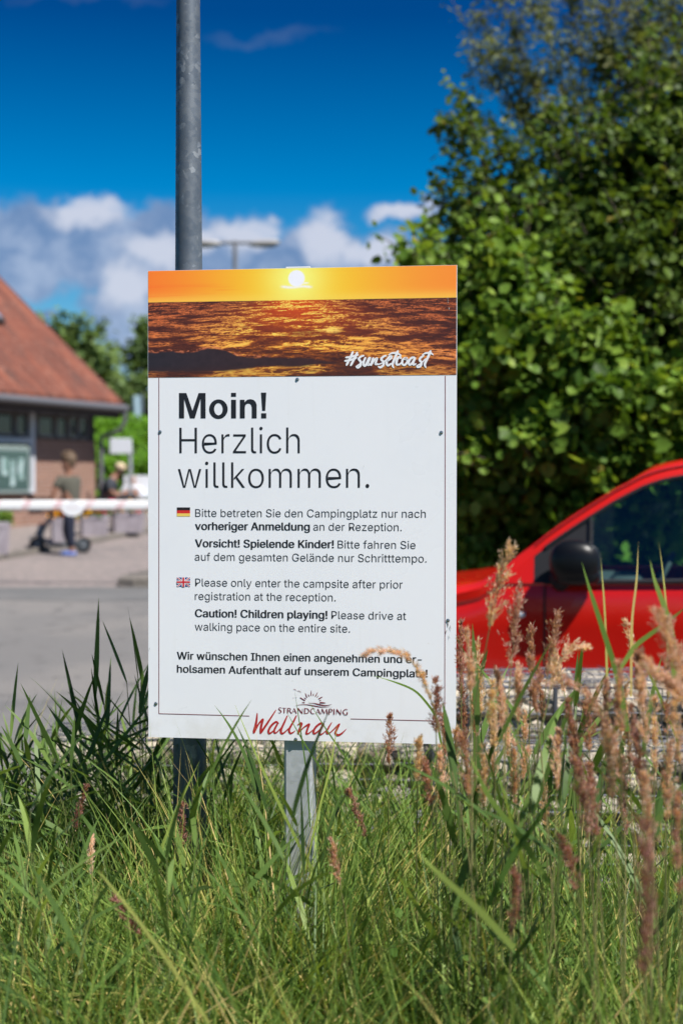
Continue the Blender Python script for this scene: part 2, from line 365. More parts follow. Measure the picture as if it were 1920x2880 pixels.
GLYPHS = {"!": [196, "67,160 63,509 132,509 128,160/98,-4 89,-4 81,-1 73,3 66,9 60,16 56,24 53,32 52,41 53,50 56,58 60,66 66,73 73,79 81,83 89,86 98,86 107,86 116,83 123,79 130,73 136,66 140,58 143,50 143,41 143,32 140,24 136,16 130,9 123,3 116,-1 107,-4"], "-": [453, "337,244 337,188 114,188 114,244"], ".": [188, "95,-4 86,-4 78,-1 70,3 63,9 57,16 53,24 50,32 50,41 50,50 53,59 57,66 63,73 70,79 78,83 86,86 95,87 104,86 113,83 121,79 128,73 134,66 138,59 140,50 141,41 140,32 138,24 134,16 128,9 121,3 113,-1 104,-4"], "A": [480, "16,0 201,509 276,509 463,0 395,0 287,302 264,372 232,478 245,478 213,371 191,302 85,0/110,142 110,199 370,199 370,142"], "B": [456, "60,0 60,509 241,509 266,508 289,504 310,499 329,491 345,481 359,469 371,456 381,442 388,426 394,410 397,392 398,374 397,358 395,344 392,331 387,320 380,310 373,301 365,293 356,286 347,280 336,275 326,270 315,267 315,262 327,261 339,257 351,252 363,245 374,237 385,227 394,216 402,203 409,189 414,173 417,155 418,136 417,117 413,100 408,83 400,67 390,52 377,39 362,28 344,18 324,10 301,4 275,1 247,0/125,57 245,57 272,58 296,63 315,70 330,80 341,92 349,105 354,120 355,137 355,149 352,161 348,173 342,184 335,194 327,203 317,211 306,218 293,224 279,228 264,230 248,231 125,231/125,285 238,285 252,286 265,288 277,291 288,296 299,302 308,309 316,317 323,326 329,337 333,348 335,359 336,372 334,388 330,403 323,417 313,429 299,439 283,446 263,450 240,452 125,452"], "C": [510, "267,-7 235,-5 205,1 177,11 150,25 126,42 104,63 86,88 70,115 57,146 48,179 42,215 40,254 42,293 48,329 57,362 70,393 86,421 104,445 126,466 150,484 177,498 205,508 235,514 267,516 286,515 305,513 323,509 340,504 357,498 373,490 388,481 402,471 415,460 427,447 438,433 448,418 456,402 463,385 469,367 473,348 408,348 405,361 401,373 395,384 389,395 382,404 375,413 366,421 357,428 348,435 337,440 327,445 315,449 304,452 292,454 280,455 267,456 245,454 223,450 203,443 184,432 166,419 150,403 137,385 125,364 116,340 109,314 105,285 103,254 105,223 109,194 116,168 125,145 137,123 151,105 166,89 184,76 203,66 223,59 245,54 267,53 280,53 292,55 304,57 315,60 327,64 337,69 348,74 357,81 366,88 375,96 382,105 389,114 395,125 401,136 405,148 408,160 473,160 469,142 463,124 457,107 448,91 438,76 428,62 416,49 402,38 388,28 373,19 357,11 341,5 323,0 305,-4 286,-6"], "G": [520, "269,-7 236,-5 205,1 176,11 149,25 125,43 104,64 85,88 69,116 57,146 47,179 42,215 40,254 42,293 47,329 57,362 69,393 85,421 103,445 125,466 149,484 175,498 203,508 233,514 265,516 285,515 304,513 322,509 340,504 358,497 374,489 389,480 403,469 416,458 429,445 439,431 449,416 458,401 465,384 470,367 474,349 408,349 404,361 399,372 393,383 387,393 380,403 373,411 365,420 356,427 347,434 337,439 326,444 315,448 304,452 291,454 279,455 265,456 243,454 222,450 202,443 183,432 166,419 150,404 137,385 125,364 116,340 109,314 105,285 103,254 105,223 109,194 116,168 125,145 137,124 151,105 166,90 184,76 203,66 224,59 246,54 269,53 290,54 309,57 328,63 345,71 360,81 374,93 386,107 396,123 404,141 410,160 414,180 415,202 434,199 283,199 283,256 478,256 478,200 476,170 471,141 463,115 451,91 436,69 419,50 399,33 377,19 352,8 326,0 298,-5"], "H": [517, "60,0 60,509 125,509 125,289 392,289 392,509 457,509 457,0 392,0 392,232 125,232 125,0"], "I": [300, "31,0 31,57 118,57 118,452 31,452 31,509 269,509 269,452 183,452 183,57 269,57 269,0"], "K": [467, "104,145 104,216 139,261 174,303 212,344 364,509 448,509 231,276 228,276/60,0 60,509 125,509 125,334 124,225 125,193 125,0/372,0 188,259 228,309 449,0"], "M": [628, "60,0 60,509 152,509 277,187 287,159 299,123 311,84 322,49 307,49 318,83 330,121 342,158 352,187 476,509 568,509 568,0 504,0 504,291 504,327 505,369 506,413 507,457 513,457 498,409 482,363 467,322 456,291 342,0 286,0 170,291 159,321 145,361 129,408 112,457 119,457 120,416 121,372 122,328 122,291 122,0"], "P": [445, "60,0 60,509 235,509 263,507 289,503 312,497 332,487 350,476 366,462 379,447 390,430 398,411 404,391 407,370 409,348 407,325 404,304 398,284 390,265 379,248 366,233 350,219 332,207 312,198 289,191 263,187 235,186 109,186 109,242 233,242 252,243 269,246 284,250 297,256 308,264 318,272 327,282 333,294 338,306 342,319 344,333 344,348 344,362 342,376 338,389 333,402 326,413 318,423 308,431 297,439 284,444 268,449 251,451 232,452 125,452 125,0"], "R": [449, "60,0 60,509 236,509 264,507 290,504 313,497 333,489 351,478 367,465 380,450 390,433 399,415 405,395 408,374 409,352 408,330 405,309 399,290 390,271 380,255 367,240 351,228 333,217 312,209 289,203 264,199 236,198 96,198 96,255 234,255 252,256 269,258 284,262 298,267 309,273 319,281 327,290 334,300 339,312 342,324 344,338 345,352 344,367 342,380 339,393 334,405 327,415 319,425 309,433 298,440 284,445 269,449 252,451 233,452 125,452 125,0/353,0 230,229 303,229 428,0"], "S": [447, "224,-9 197,-8 172,-4 149,1 128,9 108,19 91,31 76,45 64,60 54,77 46,96 41,115 38,137 104,137 107,123 110,110 116,98 123,88 132,79 142,71 154,64 166,59 180,55 194,52 209,50 224,49 241,50 257,52 272,55 286,60 299,66 311,74 321,82 329,92 336,102 341,114 345,126 346,139 345,151 342,161 338,171 332,179 325,186 316,193 307,199 296,205 245,222 184,239 154,249 128,260 105,274 86,289 71,307 60,326 54,348 52,372 53,393 58,413 65,431 75,448 87,463 102,476 119,488 138,498 158,506 180,511 203,514 227,516 252,514 275,511 296,505 316,498 334,488 351,476 365,463 377,449 387,433 394,415 399,397 401,378 337,378 334,396 326,412 316,426 302,437 286,447 267,453 247,457 225,459 209,458 194,456 180,452 167,448 156,442 145,435 136,427 129,418 123,409 118,398 116,387 115,376 116,363 119,352 124,342 131,334 139,326 148,319 158,313 169,308 212,293 264,279 312,264 324,258 336,252 347,245 359,238 369,229 379,220 387,209 395,198 401,185 405,171 407,155 408,139 407,118 403,99 396,81 386,64 374,48 360,34 343,21 323,11 302,2 278,-4 252,-8"], "V": [480, "204,0 16,509 84,509 192,206 215,137 248,31 235,31 267,138 290,206 395,509 463,509 278,0"], "W": [686, "155,0 16,509 82,509 163,196 175,145 187,94 197,40 189,40 200,94 211,145 224,196 306,509 380,509 462,196 474,145 486,94 497,40 488,40 499,94 510,145 523,196 603,509 670,509 530,0 455,0 368,323 351,391 336,475 350,475 335,395 318,323 230,0"], "a": [389, "160,-9 142,-8 126,-5 110,-1 94,5 80,12 68,22 57,32 48,45 40,58 35,73 31,90 30,108 31,123 34,138 38,150 43,161 50,171 58,179 67,187 78,193 89,199 100,203 112,207 125,211 178,220 234,227 265,235 276,255 276,257 275,268 273,279 271,288 267,297 262,304 256,311 248,317 240,322 230,326 220,329 208,330 196,331 183,330 171,329 159,326 149,322 118,301 100,274 41,291 48,308 57,322 67,335 79,346 91,355 104,364 118,370 133,375 148,379 163,382 179,384 194,384 239,379 251,376 263,372 275,367 286,360 296,353 306,343 315,333 322,320 329,306 333,290 336,272 337,251 337,0 277,0 277,52 272,52 252,25 244,18 236,12 226,6 215,1 203,-3 190,-6 176,-8/170,45 187,46 202,49 216,53 228,59 239,66 248,74 257,83 263,93 269,104 272,115 275,126 276,138 276,190 259,182 231,176 200,171 175,168 134,159 125,155 117,150 110,145 103,139 98,132 95,124 93,115 92,105 92,95 94,87 98,79 102,72 107,66 114,61 121,56 130,52 139,49 149,47 159,46"], "b": [424, "229,-8 213,-7 198,-5 184,-1 172,4 162,10 153,17 145,24 138,31 118,59 112,59 112,0 53,0 53,509 114,509 114,319 118,319 137,346 144,353 152,360 161,367 171,373 183,378 197,381 212,384 229,384 252,383 274,378 294,371 313,361 330,347 345,332 359,313 370,293 379,270 385,245 389,218 390,189 389,160 385,133 379,108 370,84 359,64 346,45 330,29 313,16 294,5 274,-2 252,-7/220,47 237,48 253,51 267,57 279,66 291,76 301,88 309,101 316,117 321,133 325,151 327,170 328,189 327,209 325,227 321,245 316,261 309,276 301,290 291,301 280,311 267,319 253,325 237,329 220,330 203,329 188,325 174,320 161,312 150,302 140,291 132,278 125,263 120,247 116,229 113,210 113,189 113,169 116,150 120,132 125,115 132,100 140,86 150,75 162,65 174,57 188,51 204,48"], "c": [396, "207,-8 182,-7 159,-2 137,6 117,16 98,30 82,46 68,64 56,85 46,108 40,133 36,159 34,187 36,216 40,243 46,268 56,291 68,312 82,330 98,346 117,360 137,371 159,378 182,383 207,384 221,384 234,383 247,380 260,377 272,373 284,368 295,362 305,356 315,349 324,341 332,332 340,322 347,312 353,301 358,289 362,277 303,262 290,289 270,311 242,325 207,330 189,329 173,325 158,319 145,310 134,300 124,287 115,274 108,258 103,242 99,224 97,206 96,187 97,169 99,151 103,134 108,117 115,102 124,89 134,76 145,66 158,57 173,51 189,48 207,46 243,52 271,66 292,89 304,117 363,102 359,90 354,78 348,67 341,56 334,46 325,37 316,29 306,21 296,15 285,9 273,4 261,-1 248,-4 235,-6 221,-8"], "d": [424, "195,-8 172,-7 151,-2 130,5 111,16 94,29 79,45 66,64 55,84 46,108 39,133 35,160 34,189 35,218 39,245 46,270 55,293 66,313 79,332 95,347 112,361 131,371 151,378 173,383 196,384 213,384 228,381 241,378 253,373 263,367 272,360 280,353 287,346 306,319 311,319 311,509 372,509 372,0 313,0 313,59 307,59 287,31 280,24 272,17 263,10 252,4 241,-1 227,-5 212,-7/205,47 221,48 236,51 250,57 263,65 274,75 284,86 293,100 299,115 305,132 309,150 311,169 312,189 311,210 309,229 305,247 300,263 293,278 284,291 275,302 263,312 251,320 237,325 221,329 205,330 187,329 172,325 157,319 145,311 133,301 124,290 115,276 108,261 103,245 99,227 97,209 96,189 97,170 99,151 103,133 109,117 115,101 124,88 134,76 145,66 158,57 172,51 188,48"], "e": [404, "212,-8 185,-7 161,-2 138,6 117,16 98,30 82,46 68,64 56,85 46,108 40,132 35,159 34,187 35,215 39,242 46,267 55,290 67,311 81,329 97,346 115,359 135,370 157,378 180,383 205,384 221,384 236,382 251,379 266,374 280,368 294,361 307,351 319,341 331,329 341,315 350,299 357,282 363,263 368,242 370,219 371,194 371,169 75,169 75,221 338,221 310,202 309,220 307,237 303,254 298,269 291,282 283,294 273,305 263,314 250,321 237,326 222,329 205,330 189,329 173,326 159,321 146,313 135,304 125,294 116,282 109,270 103,256 99,241 97,226 96,211 96,178 97,157 100,139 104,122 110,106 118,92 128,80 139,70 151,61 165,55 179,50 195,47 212,46 224,47 234,48 244,50 254,53 263,56 271,61 278,66 285,73 292,80 297,88 302,96 306,105 365,91 360,77 353,63 345,51 335,39 324,29 311,19 298,11 283,4 266,-1 249,-5 231,-7"], "f": [254, "228,379 228,327 6,327 6,379/81,0 81,432 82,447 84,461 89,474 96,486 104,496 113,505 124,513 135,519 148,524 161,527 174,529 187,530 222,527 243,521 227,468 215,472 195,474 182,473 171,470 162,466 154,460 149,452 145,443 142,431 142,419 142,0"], "g": [425, "207,-151 187,-150 168,-148 150,-144 134,-140 119,-134 105,-127 93,-119 82,-110 73,-101 64,-91 57,-80 51,-69 101,-41 122,-66 128,-72 136,-78 145,-83 154,-88 165,-92 178,-95 192,-97 207,-97 229,-96 249,-92 267,-85 282,-75 295,-62 304,-47 310,-28 311,-6 311,68 306,68 287,41 280,34 272,28 263,21 252,16 241,11 227,8 212,5 195,5 173,6 152,10 132,17 113,27 95,39 80,53 67,71 55,90 46,112 39,136 35,163 34,191 35,220 39,246 46,271 55,293 66,314 80,332 95,347 112,361 131,371 152,378 173,383 196,384 213,384 228,382 242,378 253,373 264,367 273,360 281,353 288,346 308,319 313,319 313,379 372,379 372,-9 371,-32 367,-54 360,-73 350,-90 338,-104 324,-117 308,-127 291,-136 271,-142 251,-147 229,-150/205,59 222,60 237,63 251,68 264,75 275,84 285,95 293,107 300,121 305,137 309,154 312,172 312,193 312,212 309,231 305,248 300,264 293,278 285,291 275,303 264,312 251,320 237,325 222,329 205,330 188,329 172,325 158,320 145,312 134,302 124,290 115,277 109,262 103,246 99,229 97,212 96,193 97,173 99,155 103,138 109,123 116,108 124,96 134,85 145,76 158,68 172,63 188,60"], "h": [410, "114,227 114,0 53,0 53,509 114,509 114,287 102,287 112,312 124,332 137,349 152,362 169,372 187,379 207,383 227,384 246,383 264,380 280,376 295,369 309,360 321,349 332,336 341,321 348,304 353,285 356,264 357,240 357,0 296,0 296,235 295,256 290,275 283,291 273,304 260,315 246,323 229,328 210,329 197,328 184,326 172,322 161,317 150,311 141,303 133,293 126,283 121,271 117,257 114,243"], "i": [167, "53,0 53,379 114,379 114,0/84,443 75,444 67,446 60,449 54,455 48,461 44,468 42,475 41,483 42,491 44,499 48,506 54,512 60,517 67,521 75,523 84,524 92,523 100,521 107,517 114,512 119,506 123,499 126,491 126,483 126,475 123,468 119,461 114,455 107,449 100,446 92,444"], "k": [381, "110,137 110,212 121,212 284,379 360,379 184,199 177,199/53,0 53,509 114,509 114,0/294,0 148,186 191,229 372,0"], "l": [189, "139,-2 119,-1 101,3 86,10 74,20 65,33 58,47 54,65 53,84 53,509 114,509 114,99 114,87 115,77 117,68 120,62 124,58 130,54 137,53 146,52 160,53 170,54 181,3 162,-1"], "m": [610, "53,0 53,379 112,379 112,295 108,295 112,310 118,323 125,335 132,346 141,355 151,363 161,370 172,376 183,380 195,384 207,386 219,386 239,385 257,380 273,372 287,361 299,347 309,331 316,314 321,295 312,295 317,308 322,321 329,332 337,343 347,353 357,361 368,369 381,375 394,380 407,383 422,385 437,386 453,385 468,383 483,378 497,372 510,364 522,354 532,342 541,328 548,313 553,296 556,276 557,255 557,0 496,0 496,254 494,273 490,289 483,302 473,313 460,321 447,326 433,329 419,330 406,330 395,328 384,324 374,320 365,314 358,307 351,299 345,290 341,280 338,270 336,259 335,247 335,0 274,0 274,260 273,275 269,288 262,301 253,311 242,320 229,326 215,329 199,330 188,330 178,328 168,325 158,320 148,314 140,307 132,299 126,289 121,278 117,266 114,253 114,238 114,0"], "n": [410, "114,227 114,0 53,0 53,379 112,379 112,287 102,287 112,312 124,332 137,349 152,362 169,372 187,379 207,383 227,384 246,383 264,380 280,376 295,369 309,360 321,349 332,336 341,321 348,304 353,285 356,264 357,240 357,0 296,0 296,235 295,256 290,275 283,291 273,304 260,315 246,323 229,328 210,329 197,328 184,326 172,322 161,317 150,311 141,303 133,293 126,283 121,271 117,257 114,243"], "o": [415, "207,-8 182,-7 159,-2 137,6 117,16 98,30 82,46 68,64 56,85 46,108 40,133 36,159 34,187 36,216 40,243 46,268 56,291 68,312 82,330 98,346 117,360 137,371 159,378 182,383 207,384 233,383 256,378 278,371 299,360 317,346 333,330 347,312 359,291 369,268 376,243 380,216 381,187 380,159 376,133 369,108 359,85 347,64 333,46 317,30 299,16 278,6 256,-2 233,-7/207,46 226,48 242,51 257,57 270,66 282,76 292,89 300,102 307,117 312,134 316,151 318,169 319,187 318,206 316,224 312,242 307,258 300,274 292,287 282,300 270,310 257,319 242,325 226,329 207,330 189,329 173,325 158,319 145,310 134,300 124,287 115,274 108,258 103,242 99,224 97,206 96,187 97,169 99,151 103,134 108,117 115,102 124,89 134,76 145,66 158,57 173,51 189,48"], "p": [424, "53,-143 53,379 112,379 112,319 118,319 137,346 144,353 152,360 161,367 171,373 183,378 197,381 212,384 229,384 252,383 274,378 294,371 313,361 330,347 345,332 359,313 370,293 379,270 385,245 389,218 390,189 389,160 385,133 379,108 370,84 359,64 346,45 330,29 313,16 294,5 274,-2 252,-7 229,-8 213,-7 198,-5 184,-1 173,4 162,10 153,17 145,24 138,31 118,59 114,59 114,-143/220,47 237,48 253,51 267,57 279,66 291,76 301,88 309,101 316,117 321,133 325,151 327,170 328,189 327,209 325,227 321,245 316,261 309,276 301,290 291,301 280,311 267,319 253,325 237,329 220,330 203,329 188,325 174,320 161,312 150,302 140,291 132,278 125,263 120,247 116,229 113,210 113,189 113,169 116,150 120,132 125,115 132,100 140,86 150,75 162,65 174,57 188,51 204,48"], "r": [259, "53,0 53,379 112,379 112,321 115,321 122,335 130,347 140,358 152,367 166,375 181,380 196,384 213,385 229,384 243,384 243,322 230,324 207,326 194,325 182,323 170,319 159,315 149,309 140,301 132,293 126,284 121,273 117,262 114,250 114,237 114,0"], "s": [365, "182,-8 163,-7 145,-5 128,-2 112,3 98,10 84,18 72,27 62,38 53,50 45,63 40,78 36,94 94,107 99,92 105,79 114,69 124,60 136,54 150,49 165,46 181,45 200,46 217,50 232,55 244,62 255,71 262,81 267,91 268,103 267,112 265,121 260,129 254,136 246,142 237,147 225,151 212,155 149,170 125,177 104,186 87,196 72,208 61,222 53,237 48,255 47,274 48,290 51,305 57,319 65,332 75,343 87,354 100,363 115,370 131,377 149,381 167,384 187,384 206,384 223,381 239,378 254,372 267,366 279,358 290,349 299,339 307,328 314,316 319,303 324,290 268,277 264,288 258,298 251,307 243,316 232,323 219,328 205,331 187,333 171,332 156,329 143,324 131,317 121,308 114,299 110,289 109,277 110,267 112,258 117,250 124,243 133,237 144,232 157,227 172,223 229,209 254,202 275,194 292,183 306,171 317,158 325,142 330,125 331,107 330,90 326,75 321,61 312,47 302,35 290,24 276,15 260,6 242,0 223,-5 203,-7"], "t": [227, "204,379 204,327 6,327 6,379/65,471 126,471 126,98 127,86 128,76 132,68 136,61 142,56 150,53 159,51 170,50 185,51 202,54 213,2 192,-3 168,-4 145,-3 125,2 107,10 92,21 80,35 72,52 67,71 65,93"], "u": [410, "182,-5 164,-4 146,-1 130,4 115,11 101,20 89,31 78,44 69,59 62,76 57,95 54,116 53,139 53,379 114,379 114,144 115,123 119,105 127,89 137,75 150,64 164,56 181,52 200,50 213,51 226,53 238,57 249,62 259,69 268,77 276,86 283,97 289,109 293,122 295,137 296,153 296,379 357,379 357,0 298,0 298,92 307,92 297,67 286,47 272,30 257,17 240,7 222,0 203,-4"], "v": [389, "163,0 17,379 84,379 165,155 187,87 206,21 184,21 203,87 224,155 305,379 371,379 226,0"], "w": [567, "138,0 23,379 87,379 133,214 154,137 175,41 165,41 186,135 206,214 252,379 316,379 362,214 382,136 402,41 391,41 413,135 434,214 480,379 545,379 429,0 368,0 319,172 305,225 291,280 277,338 291,338 277,280 263,225 248,172 199,0"], "y": [389, "47,-139 61,-86 71,-87 104,-89 111,-87 118,-84 124,-80 130,-74 136,-67 141,-58 146,-48 151,-36 163,-1 17,379 84,379 165,155 187,87 206,21 184,21 202,87 224,155 305,379 371,379 204,-58 198,-72 191,-85 184,-97 177,-107 168,-116 159,-124 150,-130 139,-136 128,-140 117,-143 104,-145 91,-145 65,-143"], "z": [380, "42,0 42,46 254,320 254,323 48,323 48,379 333,379 333,331 126,60 126,56 339,56 339,0"], "ä": [389, "160,-9 142,-8 126,-5 110,-1 94,5 80,12 68,22 57,32 48,45 40,58 35,73 31,90 30,108 31,123 34,138 38,150 43,161 50,171 58,179 67,187 78,193 89,199 100,203 112,207 125,211 178,220 234,227 265,235 276,255 276,257 275,268 273,279 271,288 267,297 262,304 256,311 248,317 240,322 230,326 220,329 208,330 196,331 183,330 171,329 159,326 149,322 118,301 100,274 41,291 48,308 57,322 67,335 79,346 91,355 104,364 118,370 133,375 148,379 163,382 179,384 194,384 239,379 251,376 263,372 275,367 286,360 296,353 306,343 315,333 322,320 329,306 333,290 336,272 337,251 337,0 277,0 277,52 272,52 252,25 244,18 236,12 226,6 215,1 203,-3 190,-6 176,-8/170,45 187,46 202,49 216,53 228,59 239,66 248,74 257,83 263,93 269,104 272,115 275,126 276,138 276,190 259,182 231,176 200,171 175,168 134,159 125,155 117,150 110,145 103,139 98,132 95,124 93,115 92,105 92,95 94,87 98,79 102,72 107,66 114,61 121,56 130,52 139,49 149,47 159,46/261,443 253,444 246,446 239,449 233,455 227,461 224,468 221,475 221,483 221,491 224,499 227,505 233,512 239,517 246,520 253,523 261,523 269,523 277,520 283,517 290,512 295,505 299,499 301,491 301,483 301,475 299,468 295,461 290,455 283,449 277,446 269,444/117,443 109,444 102,446 95,449 89,455 84,461 80,468 78,475 77,483 78,491 80,499 84,505 89,512 95,517 102,520 109,523 117,523 126,523 133,520 140,517 146,512 151,505 155,499 157,491 158,483 157,475 155,468 151,461 146,455 140,449 133,446 126,444"], "ü": [410, "182,-5 164,-4 146,-1 130,4 115,11 101,20 89,31 78,44 69,59 62,76 57,95 54,116 53,139 53,379 114,379 114,144 115,123 119,105 127,89 137,75 150,64 164,56 181,52 200,50 213,51 226,53 238,57 249,62 259,69 268,77 276,86 283,97 289,109 293,122 295,137 296,153 296,379 357,379 357,0 298,0 298,92 307,92 297,67 286,47 272,30 257,17 240,7 222,0 203,-4/277,443 269,444 261,446 254,449 248,455 243,461 239,468 237,475 236,483 237,491 239,499 243,505 248,512 254,517 261,520 269,523 277,523 285,523 292,520 299,517 305,512 311,505 314,499 316,491 317,483 316,475 314,468 311,461 305,455 299,449 292,446 285,444/133,443 125,444 118,446 111,449 104,455 99,461 96,468 93,475 93,483 93,491 96,499 99,505 104,512 111,517 118,520 125,523 133,523 141,523 149,520 155,517 162,512 167,505 170,499 173,491 173,483 173,475 170,468 167,461 162,455 155,449 149,446 141,444"], " ": [188, ""]}
def fill(cont, off=0.0):
    cu = bpy.data.curves.new('t', 'CURVE'); cu.dimensions = '2D'; cu.fill_mode = 'BOTH'; cu.offset = off
    for c in cont:
        s = cu.splines.new('POLY'); s.points.add(len(c)-1); s.use_cyclic_u = True
        for p, (x, y) in zip(s.points, c): p.co = (x, y, 0, 1)
    o = bpy.data.objects.new('t', cu); COL.objects.link(o); dg = bpy.context.evaluated_depsgraph_get(); dg.update()
    me = bpy.data.meshes.new_from_object(o.evaluated_get(dg)); bpy.data.objects.remove(o); bpy.data.curves.remove(cu)
    V = np.array([tuple(p.co) for p in me.vertices]); F = [tuple(p.vertices) for p in me.polygons]; bpy.data.meshes.remove(me); return V, F
def glyphs(text, off, memo={}):
    """one line of upright sans lettering from closed outlines (units of 1/1000 em)"""
    x = 0; Vs = []; Fs = []; n = 0
    for ch in text:
        adv, cs = GLYPHS[ch]
        if cs and (ch, off) not in memo:
            cc = [[tuple(float(k)/20 for k in q.split(',')) for q in c.split()] for c in cs.split('/')]; parts_ = [[c] for c in cc] if ch in 'Kk' else [cc]
            Va, Fa, na = [], [], 0
            for li_, c in enumerate(parts_):
                V, F = fill(c, min(off, 0)*50); V = V + np.array([0, 0, li_*.25])
                for sh_ in ((0,) if off <= 0 else (-off, 0, off)):
                    Va.append(V + np.array([sh_*50, 0, (sh_ > 0)*.5+(sh_ < 0)*1.])); Fa += [tuple(i+na for i in f) for f in F]; na += len(V)
            memo[(ch, off)] = np.concatenate(Va), Fa
        if cs:
            V, F = memo[(ch, off)]; Vs.append(V/50+np.array([x/1000, 0, 0])); Fs += [tuple(i+n for i in f) for f in F]; n += len(V)
        x += adv
    return np.concatenate(Vs), Fs
def caph(off, memo={}):
    if off not in memo: memo[off] = glyphs('H', off)[0][:, 1]
    return memo[off].max()-memo[off].min(), memo[off].min()
def line(name, text, x0, y0, x1, y1, cap, mkey, off=0.0, h=.0005, slant=0.0):
    """one line of lettering: left end, right end of the baseline and capital height"""
    V, F = glyphs(text, off); ch, cb = caph(off)
    A, B = sl(x0, y0), sl(x1, y1); tl = sl(x0, y0-cap)
    sxx = (B[0]-A[0])/(V[:, 0].max()-V[:, 0].min()); syy = (tl[1]-A[1])/ch
    lx = V[:, 0].min(); bmb = MB(); P = []
    for p in V:
        a = A[0] + (p[0]-lx)*sxx; k = (a-A[0])/(B[0]-A[0]); P.append(sp(a + slant*(p[1])*syy, A[1] + (B[1]-A[1])*k + (p[1]-cb)*syy, h + p[2]*.004))
    bmb.add(P, F); return bmb.build(name, M[mkey], sign)
BO, LT = .022, -.0075
def el(cx, cy_, rx, ry, n=28, s=1): return [(cx+rx*math.cos(s*2*math.pi*k/n), cy_+ry*math.sin(s*2*math.pi*k/n)) for k in range(n)]
HEAD = [[(181, 203), (181, 79), (217, 79), (247, 166), (277, 79), (311, 79), (311, 203), (287, 203), (287, 107), (258, 203), (235, 203), (206, 107), (206, 203)],
        el(374, 158, 45.5, 48), el(374, 158, 21, 30, 28, -1), [(436, 78), (460, 78), (460, 97), (436, 97)], [(436, 112), (460, 112), (460, 203), (436, 203)],
        [(479, 203), (479, 112), (502, 112), (502, 125), (508, 117), (517, 111), (531, 109), (546, 113), (556, 123), (561, 137), (561, 203), (537, 203), (537, 150), (534, 138), (528, 132), (520, 130), (511, 133), (505, 140), (503, 150), (503, 203)],
        [(582, 77), (608, 77), (603, 166), (588, 166)], [(583, 178), (608, 178), (608, 203), (583, 203)]]
V, F = fill(HEAD); b = MB(); b.add([sp(*sl(400+p[0]*.574, 1060+p[1]*.574), .0005) for p in V], F); b.build('headline_lettering', M['ink'], sign)
line('headline_lettering', 'Herzlich', 505, 1274.5, 843, 1274.5, 71.5, 'ink', LT)
line('headline_lettering', 'willkommen.', 501, 1371.5, 1038, 1371.5, 71, 'ink', LT)
for tx, x0, y0, x1, y1, of in (
    ('Bitte betreten Sie den Campingplatz nur nach', 549.5, 1453.4, 1196.7, 1455.9, 0),
    ('vorheriger Anmeldung', 548.7, 1490, 871.5, 1492, BO), ('an der Rezeption.', 881, 1492, 1129, 1493.6, 0),
    ('Vorsicht! Spielende Kinder!', 548.7, 1538.3, 939, 1541.5, BO), ('Bitte fahren Sie', 949.5, 1541.8, 1168, 1543.8, 0),
    ('auf dem gesamten Gelände nur Schritttempo.', 548.2, 1576.5, 1199, 1582, 0),
    ('Please only enter the campsite after prior', 549.5, 1648.7, 1132, 1655, 0),
    ('registration at the reception.', 548.5, 1687, 944, 1691.2, 0),
    ('Caution! Children playing!', 548.7, 1735, 921, 1740, BO), ('Please drive at', 932, 1740.2, 1141.6, 1743.4, 0),
    ('walking pace on the entire site.', 548.5, 1773, 984, 1779, 0)):
    line('notice_lettering', tx, x0, y0, x1, y1, 21.8, 'grey_ink' if not of else 'ink', of if of else -.001)
line('greeting_lettering', 'Wir wünschen Ihnen einen angenehmen und er-', 498, 1854, 1185.5, 1865, 21, 'ink', .017)
line('greeting_lettering', 'holsamen Aufenthalt auf unserem Campingplatz!', 498, 1891, 1202, 1905, 21, 'ink', .017)

def stroke(bmb, pts, w, h, fx):
    """brush stroke: pts [(x, y, width), ...] through a pixel map fx, smoothed by Catmull-Rom"""
    P = [np.array(p[:2], float) for p in pts]; ww = [p[2] if len(p) > 2 else w for p in pts]
    out = []
    for i in range(len(P)-1):
        p0, p1, p2, p3 = P[max(i-1, 0)], P[i], P[i+1], P[min(i+2, len(P)-1)]
        for k in range(6):
            t_ = k/6; out.append((.5*(2*p1+(p2-p0)*t_+(2*p0-5*p1+4*p2-p3)*t_**2+(3*p1-p0-3*p2+p3)*t_**3), ww[i]+(ww[i+1]-ww[i])*t_))
    out.append((P[-1], ww[-1])); V = []; F = []
    for i, (p, wd) in enumerate(out):
        d = out[min(i+1, len(out)-1)][0] - out[max(i-1, 0)][0]; d = d/(np.linalg.norm(d)+1e-9); nn = np.array([-d[1], d[0]])*wd/2
        if i in (0, len(out)-1): p = p + d*(wd*.35)*(1 if i else -1); nn = nn*.45
        for s_ in (1, -1): V.append(sp(*sl(*fx(p+nn*s_)), h))
        if i: F.append((2*i-2, 2*i-1, 2*i+1, 2*i))
    bmb.add(V, F)
